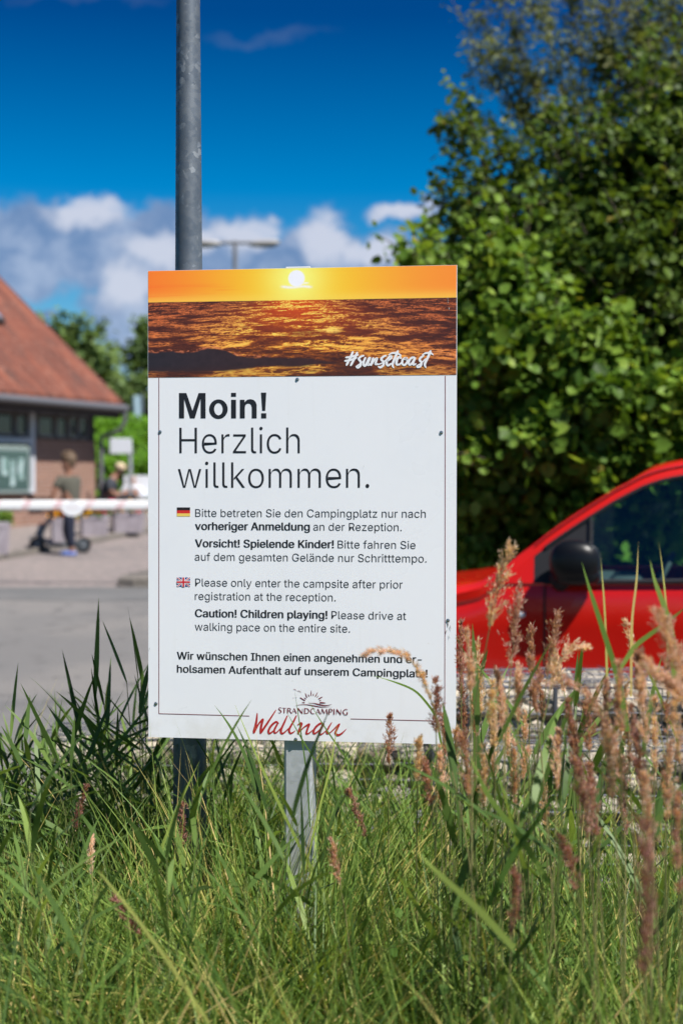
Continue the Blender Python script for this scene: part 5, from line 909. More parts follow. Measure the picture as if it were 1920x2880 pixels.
# crouching person in dark clothes
D3 = 27.2; P = lambda x, y, dy=0.0: r4(x, y, D3, dy)
zf = gz(D3)+.09
cr = thing('person', 'fair haired person in dark jacket and sunglasses crouching beside the corner of the building', 'person', (P(1180, 500).x, D3, zf))
ft = lambda x, dy: Vector((P(x, 500).x, D3+dy, zf+.045))
tors = [(P(1120, 610), .15), (P(1135, 500), .14), (P(1165, 400), .15), (P(1205, 335), .08), (P(1235, 305), .058), (P(1262, 285), .082), (P(1270, 250), .10), (P(1272, 232), .075)]
armL = lambda dy: [(P(1165, 400), .15), (P(1165, 400, dy), .058), (P(1185, 490, dy*1.2), .048), (P(1245, 540, dy), .042), (P(1290, 525, dy*.7), .045)]
legL = lambda dy, k: [(P(1120, 610), .15), (P(1180, 600, dy), .10), (P(1385+k, 545, dy*1.3), .075), (Vector((P(1330+k, 545).x, D3+dy*1.2, zf+.10)), .048), (Vector((P(1390+k, 545).x, D3+dy*1.2, zf+.05)), .04)]
pt, ed = chain([tors, armL(-.2), armL(.2), legL(-.14, 0), legL(.14, 20)]); skin('body', pt, ed, M['skin'], cr)
pt, ed = chain([[(P(1120, 600), .17), (P(1135, 500), .165), (P(1165, 400), .17), (P(1200, 342), .10)], [(P(1165, 400), .17), (P(1165, 400, -.2), .078), (P(1185, 490, -.24), .066)], [(P(1165, 400), .17), (P(1165, 400, .2), .078), (P(1185, 490, .24), .066)]])
skin('jacket', pt, ed, mat('dark_grey_jacket', (.035, .04, .05), .9), cr)
def tq(dy, k): L_ = legL(dy, k); return [(L_[0][0], .165), (L_[1][0], .12), (L_[2][0], .092), (L_[3][0], .07)]
pt, ed = chain([tq(-.14, 0), tq(.14, 20)]); skin('trousers', pt, ed, M['blackcloth'], cr)
b = MB(); b.ball(P(1274, 248)+Vector((-.01, 0, .02)), (.112, .105, .088), 14, 8, Matrix.Rotation(.4, 3, 'Y')); b.build('hair', mat('fair_hair', (.52, .40, .26), .7), cr, smooth=180)
b = MB(); b.box(P(1288, 292, -.02), (.09, .15, .035), Matrix.Rotation(.5, 3, 'Y'), .01); b.build('sunglasses', M['rubber'], cr)
for dy in (-.14, .14):
    b = MB(); b.ball((P(1370, 545).x, D3+dy*1.2, zf+.045), (.14, .05, .045), 12, 8, None, .8); b.build('shoe', M['rubber'], cr, smooth=180)
for dy in (-.14, .14):
    b = MB(); h0 = P(1300, 522, dy)
    for k in range(4): b.tube([h0+Vector((0, -.03+.02*k, .01)), h0+Vector((.05, -.03+.02*k, .0)), h0+Vector((.075, -.03+.02*k, -.03))], [.011, .010, .008], 6)
    b.tube([h0+Vector((0, -.045, 0)), h0+Vector((.04, -.06, -.01))], [.012, .009], 6); b.build('fingers', M['skin'], cr, smooth=180)
# farther person in white, seated
D4 = 31.0; P = lambda x, y, dy=0.0: r4(x, y, D4, dy); zf = gz(D4)+.09
wp = thing('person', 'distant person in a pale top sitting before the hedge by the board post', 'person', (P(1385, 500).x, D4, zf))
hip = Vector((P(1390, 560).x, D4, zf+.52)); ch_ = P(1388, 450); nk = P(1386, 412)
def lg(dy): return [(hip, .12), (hip+Vector((0, dy, 0)), .085), (hip+Vector((.05, dy-.42, .0)), .06), (hip+Vector((.05, dy-.42, -.44)), .04), (hip+Vector((.05, dy-.52, -.48)), .035)]
def ar(dx): return [(ch_, .13), (ch_+Vector((dx, 0, 0)), .055), (ch_+Vector((dx*1.25, -.06, -.27)), .042), (ch_+Vector((dx*.8, -.28, -.34)), .035)]
pt, ed = chain([[(hip, .12), ((hip+ch_)/2, .115), (ch_, .13), (nk, .055), (P(1384, 392), .085), (P(1384, 370), .07)], lg(-.1) if False else [(hip, .12), (hip+Vector((-.1, 0, 0)), .085), (hip+Vector((-.12, -.42, 0)), .06), (hip+Vector((-.12, -.42, -.44)), .04), (hip+Vector((-.12, -.53, -.48)), .035)], [(hip, .12), (hip+Vector((.1, 0, 0)), .085), (hip+Vector((.12, -.42, 0)), .06), (hip+Vector((.12, -.42, -.44)), .04), (hip+Vector((.12, -.53, -.48)), .035)], ar(-.17), ar(.17)])
skin('body', pt, ed, M['skin'], wp)
pt, ed = chain([[(hip+Vector((0, 0, .03)), .135), ((hip+ch_)/2, .135), (ch_, .15), (ch_*.4+nk*.6, .08)], [(ch_, .15), (ch_+Vector((-.17, 0, 0)), .075), (ch_+Vector((-.21, -.06, -.22)), .06)], [(ch_, .15), (ch_+Vector((.17, 0, 0)), .075), (ch_+Vector((.21, -.06, -.22)), .06)]])
skin('shirt', pt, ed, mat('pale_shirt', (.58, .62, .68), .9), wp)
b = MB(); b.ball(P(1384, 378)+Vector((0, .02, .01)), (.095, .10, .085), 12, 8); b.build('hair', mat('reddish_hair', (.30, .15, .09), .7), wp, smooth=180)
def chair(label, x, y, zf):
    t = thing('garden_chair', label, 'chair', (x, y, zf), 'white garden chairs by the hedge'); m_ = M['board_w']
    b = MB(); b.box((x, y, zf+.42), (.44, .44, .03), None, .01); b.build('seat', m_, t); b = MB(); b.box((x, y+.22, zf+.68), (.44, .03, .44), None, .01); b.build('backrest', m_, t)
    for a in (-1, 1):
        for c_ in (-1, 1): b = MB(); b.tube([(x+a*.19, y+c_*.19, zf), (x+a*.18, y+c_*.18, zf+.41)], .018, 6); b.build('leg', m_, t)
M['board_w'] = mat('white_plastic', (.66, .68, .72), .4)
chair('white garden chair carrying the distant person in the pale top', hip.x, D4+.02, zf)
chair('empty white garden chair to the right of the distant seated person', P(1510, 500).x, D4-.2, zf)

# ------------------------------------------------------------------ red car
YC = 8.0; CWD = 1.72; ZG = 0.0
def cpx(x, y): p = at(x, y, YC); return p.x, p.z
sil = [(.646, 1.02), (.80, 1.062), (.92, 1.16), cpx(1494, 1530), cpx(1531, 1499)] + [cpx(*p) for p in ((1590, 1456.6), (1659, 1410.7), (1728, 1367), (1815, 1321), (1866, 1306), (1920, 1296))]
X0c = sil[0][0]
sil = [(-.20, .62), (-.17, .80), (-.08, .93), (.10, .945), (.35, .985)] + sil + [(2.15, 1.765), (2.5, 1.80), (3.0, 1.81), (3.5, 1.79), (3.86, 1.74), (3.98, 1.55), (4.06, 1.1), (4.08, .6)]
sxs, szs = np.array([p[0] for p in sil]), np.array([p[1] for p in sil])
SILL = lambda x: 1.045 + .018*(x-1.1)
win_lo = [cpx(*p) for p in ((1498, 1585), (1537, 1640), (1668, 1649), (1920, 1633))]
stations = sorted(set(list(np.round(np.linspace(-.20, 4.08, 58), 3)) + [1.08, 2.35, 2.47, 3.15, 3.27, 3.85]))
NR = 17; WIN = np.array([0])
rows = []; sinfo = []
for x in stations:
    T = float(np.interp(x, sxs, szs)); si = SILL(x)
    tp = np.clip((x+.20)/.35, 0, 1); tp = 1-(1-tp)**2; te = np.clip((4.08-x)/.25, 0, 1); te = 1-(1-te)**2
    ins = .30*(1-tp) + .12*(1-te)                        # plan taper at nose and tail
    bot = .24 + .14*(1-tp)
    arch = 0
    for wx_ in (.32, 3.36):
        if abs(x-wx_) < .37: arch = max(arch, math.sqrt(.37**2-(x-wx_)**2)+.33)
    b0 = max(bot, arch); sh = min(si, T-.10); wt = max(sh+.004, min(T-.072-.01, 99)) if T-.085 > sh else sh+.004
    wt = min(wt, T-.02); tum = lambda z: .02 + max(0, z-si)*.26
    mid = min(.62, sh-.12); mid = max(mid, b0+.02); cr2 = max(sh-.10, mid+.03)
    side = [(ins+.10, b0), (ins+.05, b0+.5*(mid-b0)), (ins+.034, mid), (ins+.022, (mid+cr2)/2), (ins, cr2), (ins+.030, sh-.015), (ins+tum(sh), sh), (ins+tum(wt), wt), (ins+tum(T)-.008, (wt+T)/2-.003), (ins+tum(T)+.035, T-.012)]
    hw_ = CWD/2; crown = .02 if T < 1.2 else .035; zc = min(T+crown, 1.045 if x < .95 else 1.045+(x-.95)*.85)
    if x > 2.6: zc = T+crown
    topp = [(ins+tum(T)+.16, min(T+.012, zc*.4+T*.6)), (hw_*.62+ins*.3, min(T+crown*.75, zc)), (hw_, zc)]
    sec = side + topp; full = sec + [(CWD-y, z) for y, z in reversed(sec[:-1])]
    rows.append([(x, YC+y, z) for y, z in full]); sinfo.append((x, T, sh, wt))
NS, NP = len(rows), len(rows[0])
car = thing('red_car', 'red compact van with black door mirror, parked behind the gabions on the right', 'car', (1.95, YC+CWD/2, ZG))
V = [p for r_ in rows for p in r_]; F = []; G = []; FW = []
for i in range(NS-1):
    xm = (stations[i]+stations[i+1])/2; T = float(np.interp(xm, sxs, szs))
    for j in range(NP-1):
        f = (i*NP+j, i*NP+j+1, (i+1)*NP+j+1, (i+1)*NP+j)
        jj = j if j < 12 else NP-2-j
        if jj == 6 and xm > 1.09 and sinfo[i+1][3]-sinfo[i+1][2] > .02 and xm < 3.85 and not (2.35 < xm < 2.47 or 3.15 < xm < 3.27): G.append((f, xm)); continue
        if jj >= 10 and 0.95 < xm < 2.0: FW.append(f); continue
        F.append(f)
F += [tuple(range(NP)), ]
bb_ = MB(); bb_.add(V, F)
M['carred'] = mat('red_car_paint', (.50, .008, .003), .26, 0, None, None, .4, .45)
body = bb_.build('body', M['carred'], car, smooth=42)
def glassmat(n, tint, a):
    m = bpy.data.materials.new(n); m.use_nodes = True; nt = m.node_tree; q = NG(nt); nt.nodes.remove(nt.nodes['Principled BSDF'])
    tr_ = q.n('ShaderNodeBsdfTransparent'); tr_.inputs[0].default_value = (*tint, 1); gl_ = q.n('ShaderNodeBsdfGlossy'); gl_.inputs['Roughness'].default_value = .03; gl_.inputs[0].default_value = (.9, .95, .95, 1)
    fr = q.n('ShaderNodeFresnel'); fr.inputs[0].default_value = 1.5; ms_ = q.n('ShaderNodeMixShader'); q.put(ms_.inputs[0], q.m('ADD', q.m('MULTIPLY', fr.outputs[0], .9), a))
    nt.links.new(tr_.outputs[0], ms_.inputs[1]); nt.links.new(gl_.outputs[0], ms_.inputs[2]); nt.links.new(ms_.outputs[0], nt.nodes['Material Output'].inputs[0]); return m
M['cglass'] = glassmat('tinted_car_glass', (.70, .93, .90), .035)
def sub(name, faces, m_, dy=0.0, parent=car):
    used = sorted({k for f in faces for k in f}); mp = {k: i for i, k in enumerate(used)}; b = MB()
    b.add([Vector(V[k])+Vector((0, dy if V[k][1] < YC+.9 else -dy, 0)) for k in used], [tuple(mp[k] for k in f) for f in faces]); return b.build(name, m_, parent, smooth=60)
near = lambda f: V[f[0]][1] < YC+.9
trix = 1.645-1.0
# quarter triangle in black plastic, then door window glass
TRI = at(1657, 1500, YC).x
for nr in (True, False):
    a = [f for f, xm in G if near(f) == nr and xm < TRI]; c_ = [f for f, xm in G if near(f) == nr and TRI <= xm < 2.4]; d_ = [f for f, xm in G if near(f) == nr and xm > 2.4]
    if a: sub('quarter_panel', a, M['rubber'], .002)
    sub('door_window', c_, M['cglass'], .006); sub('rear_window', d_, M['cglass'], .006)
sub('windscreen', FW, M['cglass'])
# black weather strips, shut line, sill line
b = MB(); zt_ = lambda x: np.interp(x, [s_[0] for s_ in sinfo], [s_[3] for s_ in sinfo]); zl_ = lambda x: np.interp(x, [s_[0] for s_ in sinfo], [s_[2] for s_ in sinfo])
yt = lambda z, x: YC + .02 + max(0, z-SILL(x))*.26
xs_ = [x for x in np.linspace(1.14, 2.35, 30)]
b.tube([(x, yt(zt_(x), x)-.003, zt_(x)-.004) for x in xs_], .011, 6); b.tube([(x, yt(zl_(x), x)-.004, zl_(x)+.006) for x in xs_], .014, 6)
b.tube([(TRI, yt(zl_(TRI), TRI)-.004, zl_(TRI)), (TRI+.0, yt(zt_(TRI), TRI)-.004, zt_(TRI))], .013, 6)
b.tube([(2.41, YC+.03, 1.07), (2.41, YC+.20, 1.72)], .05, 6)
b.build('window_seal', M['rubber'], car)
b = MB(); b.tube([(x, YC+.052+max(0, np.interp(x, sxs, szs)-SILL(x))*.26-.03, np.interp(x, sxs, szs)-.028) for x in np.linspace(1.08, 2.35, 26)], .005, 5); b.build('roof_groove', mat('dark_red_groove', (.10, .002, .002), .5), car)
xd = at(1530, 1700, YC).x
M['gap'] = mat('shut_line', (.012, .002, .002), .8)
b = MB(); b.tube([(xd, YC+.012, 1.03), (xd, YC+.001, .93), (xd, YC+.034, .62), (xd+.01, YC+.06, .36)], .0065, 5); b.build('door_gap', M['gap'], car)
b = MB(); b.tube([(2.40, YC+.012, 1.05), (2.40, YC+.034, .62), (2.40, YC+.06, .36)], .0065, 5)
b.build('door_gap', M['gap'], car)
b = MB(); hx = np.linspace(.30, 1.02, 18); b.tube([(x, YC+.075, np.interp(x, sxs, szs)-.075-.02*math.sin((x-.3)*2)) for x in hx if x < .95], .004, 5); b.build('bonnet_gap', M['gap'], car)
# wheel arch lip and front wheel
for wx_ in (.32, 3.36):
    b = MB(); b.tube([(wx_+math.cos(a)*.385, YC+.012, .33+math.sin(a)*.385) for a in np.linspace(.05, math.pi-.05, 22)], .014, 6); b.build('wheel_arch', M['carred'], car, smooth=180)
    for yy_ in (YC+.13, YC+CWD-.13):
        b = MB(); n_ = 32; ring = lambda rr_, y: [Vector((wx_+math.cos(k*2*math.pi/n_)*rr_, yy_+y, .315+math.sin(k*2*math.pi/n_)*rr_)) for k in range(n_)]
        b.loft([ring(.20, -.09), ring(.28, -.1), ring(.315, -.075), ring(.315, .075), ring(.28, .1), ring(.20, .09)]); w_ = b.build('wheel', M['rubber'], car, smooth=40)
        b = MB(); b.loft([ring(.195, -.085), ring(.13, -.05), ring(.05, -.08)]); b.build('rim', M['lampgrey'], w_, smooth=40)
# mirror
b = MB(); mc = at(1622, 1580, YC-.07)
b.ball(mc, (.142, .085, .125), 24, 14, Matrix.Rotation(.06, 3, 'Y'), .86); b.ball(mc+Vector((.01, .01, -.075)), (.132, .08, .06), 20, 10, None, .85)
b.build('mirror', mat('black_textured_plastic', (.004, .0045, .006), .34, 0, None, None, .25), car, smooth=180)
b = MB(); b.tube([mc+Vector((-.02, .04, -.06)), Vector((mc.x-.10, YC+.03, 1.06))], [.06, .07], 10); b.build('mirror_arm', M['rubber'], car, smooth=180)
# door panel crease shading comes from form: handle, side lamp
b = MB(); c_ = at(1464, 1730, YC-.004); b.ball(c_, (.026, .012, .018), 14, 8); b.build('side_lamp', mat('clear_lens', (.55, .6, .62), .12), car, smooth=180)
b = MB(); b.ball((2.28, YC-.02, .97), (.10, .03, .022), 14, 8); b.build('door_handle', M['carred'], car, smooth=180)
# interior
M['inter'] = mat('dark_interior', (.05, .055, .058), .8)
b = MB(); b.box((1.42, YC+.86, .93), (.62, 1.36, .20), None, .06); b.box((1.60, YC+.5, 1.035), (.20, .36, .07), None, .03); b.build('dashboard', M['inter'], car, smooth=40)
b = MB(); n_ = 24; wc = Vector((1.78, YC+.5, 1.03)); b.tube([wc+Vector((math.cos(a)*.085+0, math.sin(a)*.185, math.sin(a)*0+math.cos(a)*.165)) for a in np.linspace(0, 2*math.pi, n_)], .014, 6); b.build('steering_wheel', M['inter'], car, smooth=180)
for yy_ in (.5, 1.22):
    b = MB(); b.box((2.30, YC+yy_, 1.0), (.16, .46, .72), Matrix.Rotation(.25, 3, 'Y'), .06); b.box((2.36, YC+yy_, 1.46), (.11, .26, .20), Matrix.Rotation(.2, 3, 'Y'), .04); b.box((2.03, YC+yy_, .68), (.5, .46, .14), None, .05); b.build('seat', M['inter'], car, smooth=40)
b = MB(); b.box((1.9, YC+.86, .42), (4.0-.5, 1.45, .06)); b.build('floor', M['inter'], car)
for s in (0, 1):
    b = MB(); yh = YC+.30 if s == 0 else YC+CWD-.30; b.ball((-.06, yh, .84), (.10, .17, .10), 14, 8, Matrix.Rotation(.4, 3, 'Y')); b.build('headlight', mat('headlight_lens', (.6, .62, .64), .1), car, smooth=180)
b = MB(); b.box((-.19, YC+CWD/2, .42), (.10, 1.1, .22), None, .03); b.build('bumper', M['rubber'], car)

# the car stands at a slight angle, its nose turned away
PV = Vector((1.15, YC, 0)); K_ = Matrix.Rotation(R(-11), 3, 'Z'); car.location = PV + K_ @ (Vector(car.location)-PV); car.rotation_euler = (0, 0, R(-11))

# ------------------------------------------------------------------ grasses of the verge
def ribbons(P0, az, el, curv, L, Wd, seg=6, roll=None, prof='grass', twist=None):
    """blades: start points, heading, start elevation, downward curve, length, width"""
    n = len(P0); t = np.linspace(0, 1, seg+1); P = np.zeros((n, seg+1, 3)); P[:, 0] = P0; D = np.zeros((n, seg+1, 3))
    for i in range(seg+1):
        e_ = el - curv*t[i]; D[:, i] = np.stack([np.cos(az)*np.cos(e_), np.sin(az)*np.cos(e_), np.sin(e_)], -1)
        if i: P[:, i] = P[:, i-1] + (D[:, i-1]+D[:, i])/2*(L/seg)[:, None]
    if prof == 'grass': w = (1-t**1.6)*.92+.03; w[0] = .8
    else: w = np.interp(t, [0, .12, .35, .75, 1], [.45, .85, 1, .62, .02])
    side = np.stack([-np.sin(az), np.cos(az), np.zeros(n)], -1)[:, None, :]*np.ones((1, seg+1, 1)); nn = np.cross(D, side)
    ro = (roll if roll is not None else np.zeros(n))[:, None] + (twist if twist is not None else np.zeros(n))[:, None]*t[None]
    wv_ = side*np.cos(ro)[..., None] + nn*np.sin(ro)[..., None]; hw_ = (Wd[:, None]*w[None]/2)[..., None]
    V = np.stack([P-wv_*hw_, P+wv_*hw_], 2).reshape(n, -1, 3); k = 2*(seg+1)
    f = np.array([(2*i, 2*i+1, 2*i+3, 2*i+2) for i in range(seg)]); F = (f[None]+(np.arange(n)*k)[:, None, None]).reshape(-1, 4)
    return V.reshape(-1, 3), F, k
GR = [(0, (0.034, 0.067, 0.017)), (.3, (0.073, 0.140, 0.029)), (.6, (0.145, 0.24, 0.048)), (.85, (0.33, 0.41, 0.10)), (.93, (0.488, 0.403, 0.134)), (1, (0.586, 0.427, 0.207))]
M['grass'] = leafmat('meadow_grass', GR, .34, .40)
M['reed'] = leafmat('reed_leaves', [(0, (0.042, 0.082, 0.022)), (.5, (0.108, 0.180, 0.043)), (1, (0.216, 0.300, 0.078))], .32, .4)
M['straw'] = leafmat('dry_stems', [(0, (.13, .16, .05)), (.5, (.26, .24, .10)), (1, (.40, .30, .16))], .25, .6, 1.3)
M['plume'] = leafmat('seed_heads', [(0, (.20, .085, .075)), (.35, (.45, .235, .205)), (.65, (.63, .40, .33)), (1, (.78, .61, .46))], .5, .7, 1.25)
r = np.random.default_rng(77)
def wedge(n, d0, d1, x0=-.30, x1=.30, pw=1.0):
    d = d0 + (d1-d0)*r.random(n)**pw; x = (x0 + (x1-x0)*r.random(n))*d; return x, d
parts = []
def patch(n, d0, d1, L0, L1, w0, w1, el=(62, 88), cv=(.1, 1.1), x0=-.30, x1=.30, tint=(.45, .18), seg=6, pw=1.0, keep=None, zoff=0.0):
    x, d = wedge(n, d0, d1, x0, x1, pw)
    cl = fbm(x*3.1+20, d*3.1+7, 5, 3)
    if keep is not None: ok = keep(x, d); x, d, cl = x[ok], d[ok], cl[ok]
    n = len(x); L = r.uniform(L0, L1, n)*(.72+.55*cl); az = r.uniform(0, 2*math.pi, n)
    e_ = np.radians(r.uniform(el[0], el[1], n)); tn = np.clip(r.normal(tint[0], tint[1], n)+(cl-.5)*.3, 0, .92)
    dry = r.random(n) < .045; tn[dry] = r.uniform(.92, 1, dry.sum())
    V, F, k = ribbons(np.stack([x, d, np.full(n, -.02+zoff)], -1), az, e_, r.uniform(cv[0], cv[1], n), L, r.uniform(w0, w1, n), seg, r.uniform(-1.2, 1.2, n), 'grass', r.uniform(-1, 1, n)); parts.append((V, F, np.repeat(tn, k)))
infront = lambda x, d: d < 4.9
# dense short undergrowth, then taller layers; the verge is taller towards both sides
patch(8000, 1.9, 4.85, .26, .52, .005, .010, (40, 85), (.3, 1.7), keep=infront, tint=(.12, .12))  # dark tint paints the shade into the gaps low between blades
patch(4200, 1.9, 4.2, .50, .84, .0055, .0105, (55, 89), (.1, 1.5), tint=(.44, .32))
patch(2300, 1.9, 3.35, .62, .95, .006, .012, (58, 89), (.2, 1.9), tint=(.52, .32))
patch(2200, 3.2, 4.9, .62, .95, .004, .009, (72, 89), (.1, .9), -.32, -.075, (.55, .2), keep=lambda x, d: (x/d < -.15) | (d > 3.75))
patch(1700, 2.4, 4.6, .66, .98, .004, .009, (70, 89), (.1, .9), .06, .32, (.55, .22))
patch(420, 2.0, 4.2, .6, .95, .0022, .0034, (60, 89), (.0, .7), -.30, .32, (.96, .03), 5)
patch(1500, 3.75, 4.9, .68, 1.02, .006, .011, (66, 88), (.2, 1.2), -.14, .085, (.55, .2))
patch(420, 2.0, 3.6, .55, .95, .009, .015, (55, 86), (.3, 1.5), -.30, .30, (.5, .22), 8)
for z_ in (.12, .26, .38): patch(420, 1.9, 4.6, .25, .62, .003, .006, (-12, 32), (-.2, .6), -.30, .30, (.97, .03), 5, zoff=z_)   # dead, fallen stems
for a_, c_ in ((-.46, -.29), (.30, .46)):          # the verge goes on beyond both picture edges
    patch(2600, 1.8, 4.9, .30, .60, .005, .010, (45, 86), (.3, 1.7), a_, c_, (.3, .2)); patch(1500, 1.8, 4.9, .55, .92, .005, .011, (58, 89), (.1, 1.6), a_, c_, (.5, .25))
# tussocks: fans of blades from one root, each with its own tone
def tussock(x, d, nb, L0, L1, tone, w0=.005, w1=.010, lean=(48, 88)):
    az = r.uniform(0, 2*math.pi, nb); rr_ = .05*np.sqrt(r.random(nb)); e_ = np.radians(lean[1]-(lean[1]-lean[0])*r.random(nb)**1.4); L = r.uniform(L0, L1, nb)
    tn = np.clip(r.normal(tone, .13, nb), 0, .92); dry = r.random(nb) < .06; tn[dry] = r.uniform(.92, 1, dry.sum())
    V, F, k = ribbons(np.stack([x+rr_*np.cos(az), d+rr_*np.sin(az), np.full(nb, -.02)], -1), az+r.normal(0, .3, nb), e_, r.uniform(.1, 1.7, nb), L, r.uniform(w0, w1, nb), 7, r.uniform(-1.3, 1.3, nb), 'grass', r.uniform(-1.4, 1.4, nb)); parts.append((V, F, np.repeat(tn, k)))
for i in range(150):
    d = r.uniform(1.95, 3.45); tussock(r.uniform(-.29, .29)*d, d, r.integers(22, 46), .50, 1.02, r.choice([.08, .35, .62, .80]), .006, .0135)
for i in range(34):
    d = r.uniform(3.0, 3.5); tussock(r.uniform(-.155, .02)*d, d, r.integers(22, 38), .62, 1.0, r.choice([.45, .62, .75]), .005, .010, (58, 89))
for i in range(30):
    d = r.uniform(3.5, 4.6); tussock(r.uniform(-.29, .29)*d, d, r.integers(24, 46), .5, .85, r.choice([.3, .5, .7]), .005, .010, (55, 89))
for px in (470, 500, 530, 560, 590, 620, 660, 700, 745, 780, 800, 820, 840, 860, 885, 910, 950, 1000):
    d = r.uniform(3.05, 3.5); tussock(at(px+r.uniform(-12, 12), 2000, d).x, d, r.integers(26, 42), .80, 1.12, r.choice([.45, .62, .78]), .005, .0105, (64, 89))
# low weeds with small leaves between the blades
k = 600; x, d = wedge(k, 1.95, 3.2, .02, .30); P = np.stack([x, d, r.uniform(.30, .66, k)], -1); V, F = leaves(P, np.tile([0, -.3, .8], (k, 1)), r.uniform(.012, .032, k), r)
F = np.concatenate([F, F[:, 2:3]], 1); WEED = (V, F, np.repeat(np.clip(r.normal(.5, .2, k), 0, .9), len(LT)))
Vs, Fs, Ts = [], [], []; n = 0
for V, F, t_ in parts: Vs.append(V); Fs.append(F+n); Ts.append(t_); n += len(V)
wd = nmesh('verge_weeds', WEED[0], WEED[1][:, :3], M['grass'], loc=(.4, 2.6, 0), tint=WEED[2]); tag(wd, 'small leafy weeds mixed into the near grass at the lower right', 'weeds', None, 'stuff')
gr = nmesh('verge_grass', np.concatenate(Vs), np.concatenate(Fs), M['grass'], loc=(0, 3.2, 0), tint=np.concatenate(Ts))
tag(gr, 'long tangled green grass of the verge around the sign posts', 'grass', None, 'stuff')

# leafy reeds: each plant a stem with alternate broad leaves
def reed_plant(x, d, h, lean, seed, label, group, nl=9, wl=.015, ll=.32, mt='reed', el=(22, 58), cv=(.0, .5)):
    q_ = np.random.default_rng(seed); root = thing('reed_plant', label, 'reed', (x, d, 0), group); az0 = q_.uniform(0, 6.28)
    t = np.linspace(0, 1, 9); path = np.stack([x+lean*t**1.7, d+.06*np.sin(az0)*t, h*t-.03], -1)
    b = MB(); b.tube([tuple(p) for p in path], [.0032-.0022*k for k in t], 5); st_ = b.build('stem', M['straw'], root); a_ = st_.data.attributes.new('tint', 'FLOAT', 'POINT'); a_.data.foreach_set('value', np.full(len(st_.data.vertices), .05, np.float32))
    tt = np.linspace(.28, 1.0, nl)+q_.uniform(-.03, .03, nl); P0 = np.stack([np.interp(tt, t, path[:, i]) for i in range(3)], -1)
    az = az0 + np.arange(nl)*math.pi + q_.normal(0, .45, nl); e_ = np.radians(q_.uniform(el[0], el[1], nl)); e_[-1] = np.radians(q_.uniform(52, 80))
    L = ll*q_.uniform(.65, 1.2, nl)*np.where(tt > .9, .8, 1)
    V, F, k = ribbons(P0, az, e_, q_.uniform(cv[0], cv[1], nl), L, wl*q_.uniform(.7, 1.2, nl), 8, q_.uniform(-.9, .9, nl), 'reed', q_.uniform(-.6, .6, nl))
    nmesh('leaves', V, F, M[mt], root, tint=np.repeat(np.clip(q_.normal(.4, .22, nl), 0, 1), k)); return root
q_ = np.random.default_rng(5)
lab = 'green leafy reed among the reeds left of the sign, below its lower edge'
for i in range(70):
    d = q_.uniform(3.85, 4.75); px = q_.uniform(-30, 430); pt_ = 1960+ (430-px)*.30 + q_.uniform(-20, 220); h = at(px, pt_, d).z
    reed_plant(at(px, 1400, d).x, d, max(.3, h), q_.uniform(-.24, .04), 1100+i, lab, 'leafy reeds left of the sign', 10, .013, .27)
for i, (px, pt_, d, le) in enumerate(((395, 1830, 4.05, -.03), (350, 1850, 4.1, -.05), (300, 1900, 4.15, -.08), (255, 1880, 4.1, -.09), (225, 1965, 4.2, -.1), (415, 1870, 4.3, .0), (330, 1960, 4.2, -.02))):
    h = at(px, pt_+45, d).z; reed_plant(at(px, 1400, d).x-le, d, h, le, 300+i, 'tall dark reed with broad stiff leaves, right against the left edge of the sign', 'tall dark reeds at the left edge of the sign', 9, .0145, .32, 'reed', (20, 56), (-.05, .3))
for i in range(34):
    d = q_.uniform(3.8, 4.8); px = q_.uniform(430, 1060); h = at(px, 2130+q_.uniform(-40, 240), d).z
    reed_plant(at(px, 1400, d).x, d, max(.3, h), q_.uniform(-.1, .1), 400+i, 'leafy reed in the shade behind and under the sign', 'leafy reeds under the sign', 8, .014, .28)
for i in range(40):
    d = q_.uniform(2.75, 3.75); px = q_.uniform(-20, 1000); h = at(px, 2230+q_.uniform(-40, 330), d).z
    reed_plant(at(px, 1400, d).x, d, max(.3, h), q_.uniform(-.12, .12), 700+i, 'sunlit green reed shoot with slanting leaves, in the grass before the sign posts', 'reed shoots before the sign posts', 8, .0125, .25, 'reed', (28, 66), (.1, .8))
for i in range(30):
    d = q_.uniform(2.7, 4.4); px = q_.uniform(1250, 1930); h = at(px, (2060 if i % 5 else 1900)+q_.uniform(-40, 260), d).z
    reed_plant(at(px, 1400, d).x, d, max(.3, h), q_.uniform(-.1, .1), 500+i, 'bright green leafy reed standing among the brown seed heads', 'leafy reeds among the seed heads', 7, .016, .28, 'reed', (40, 75))

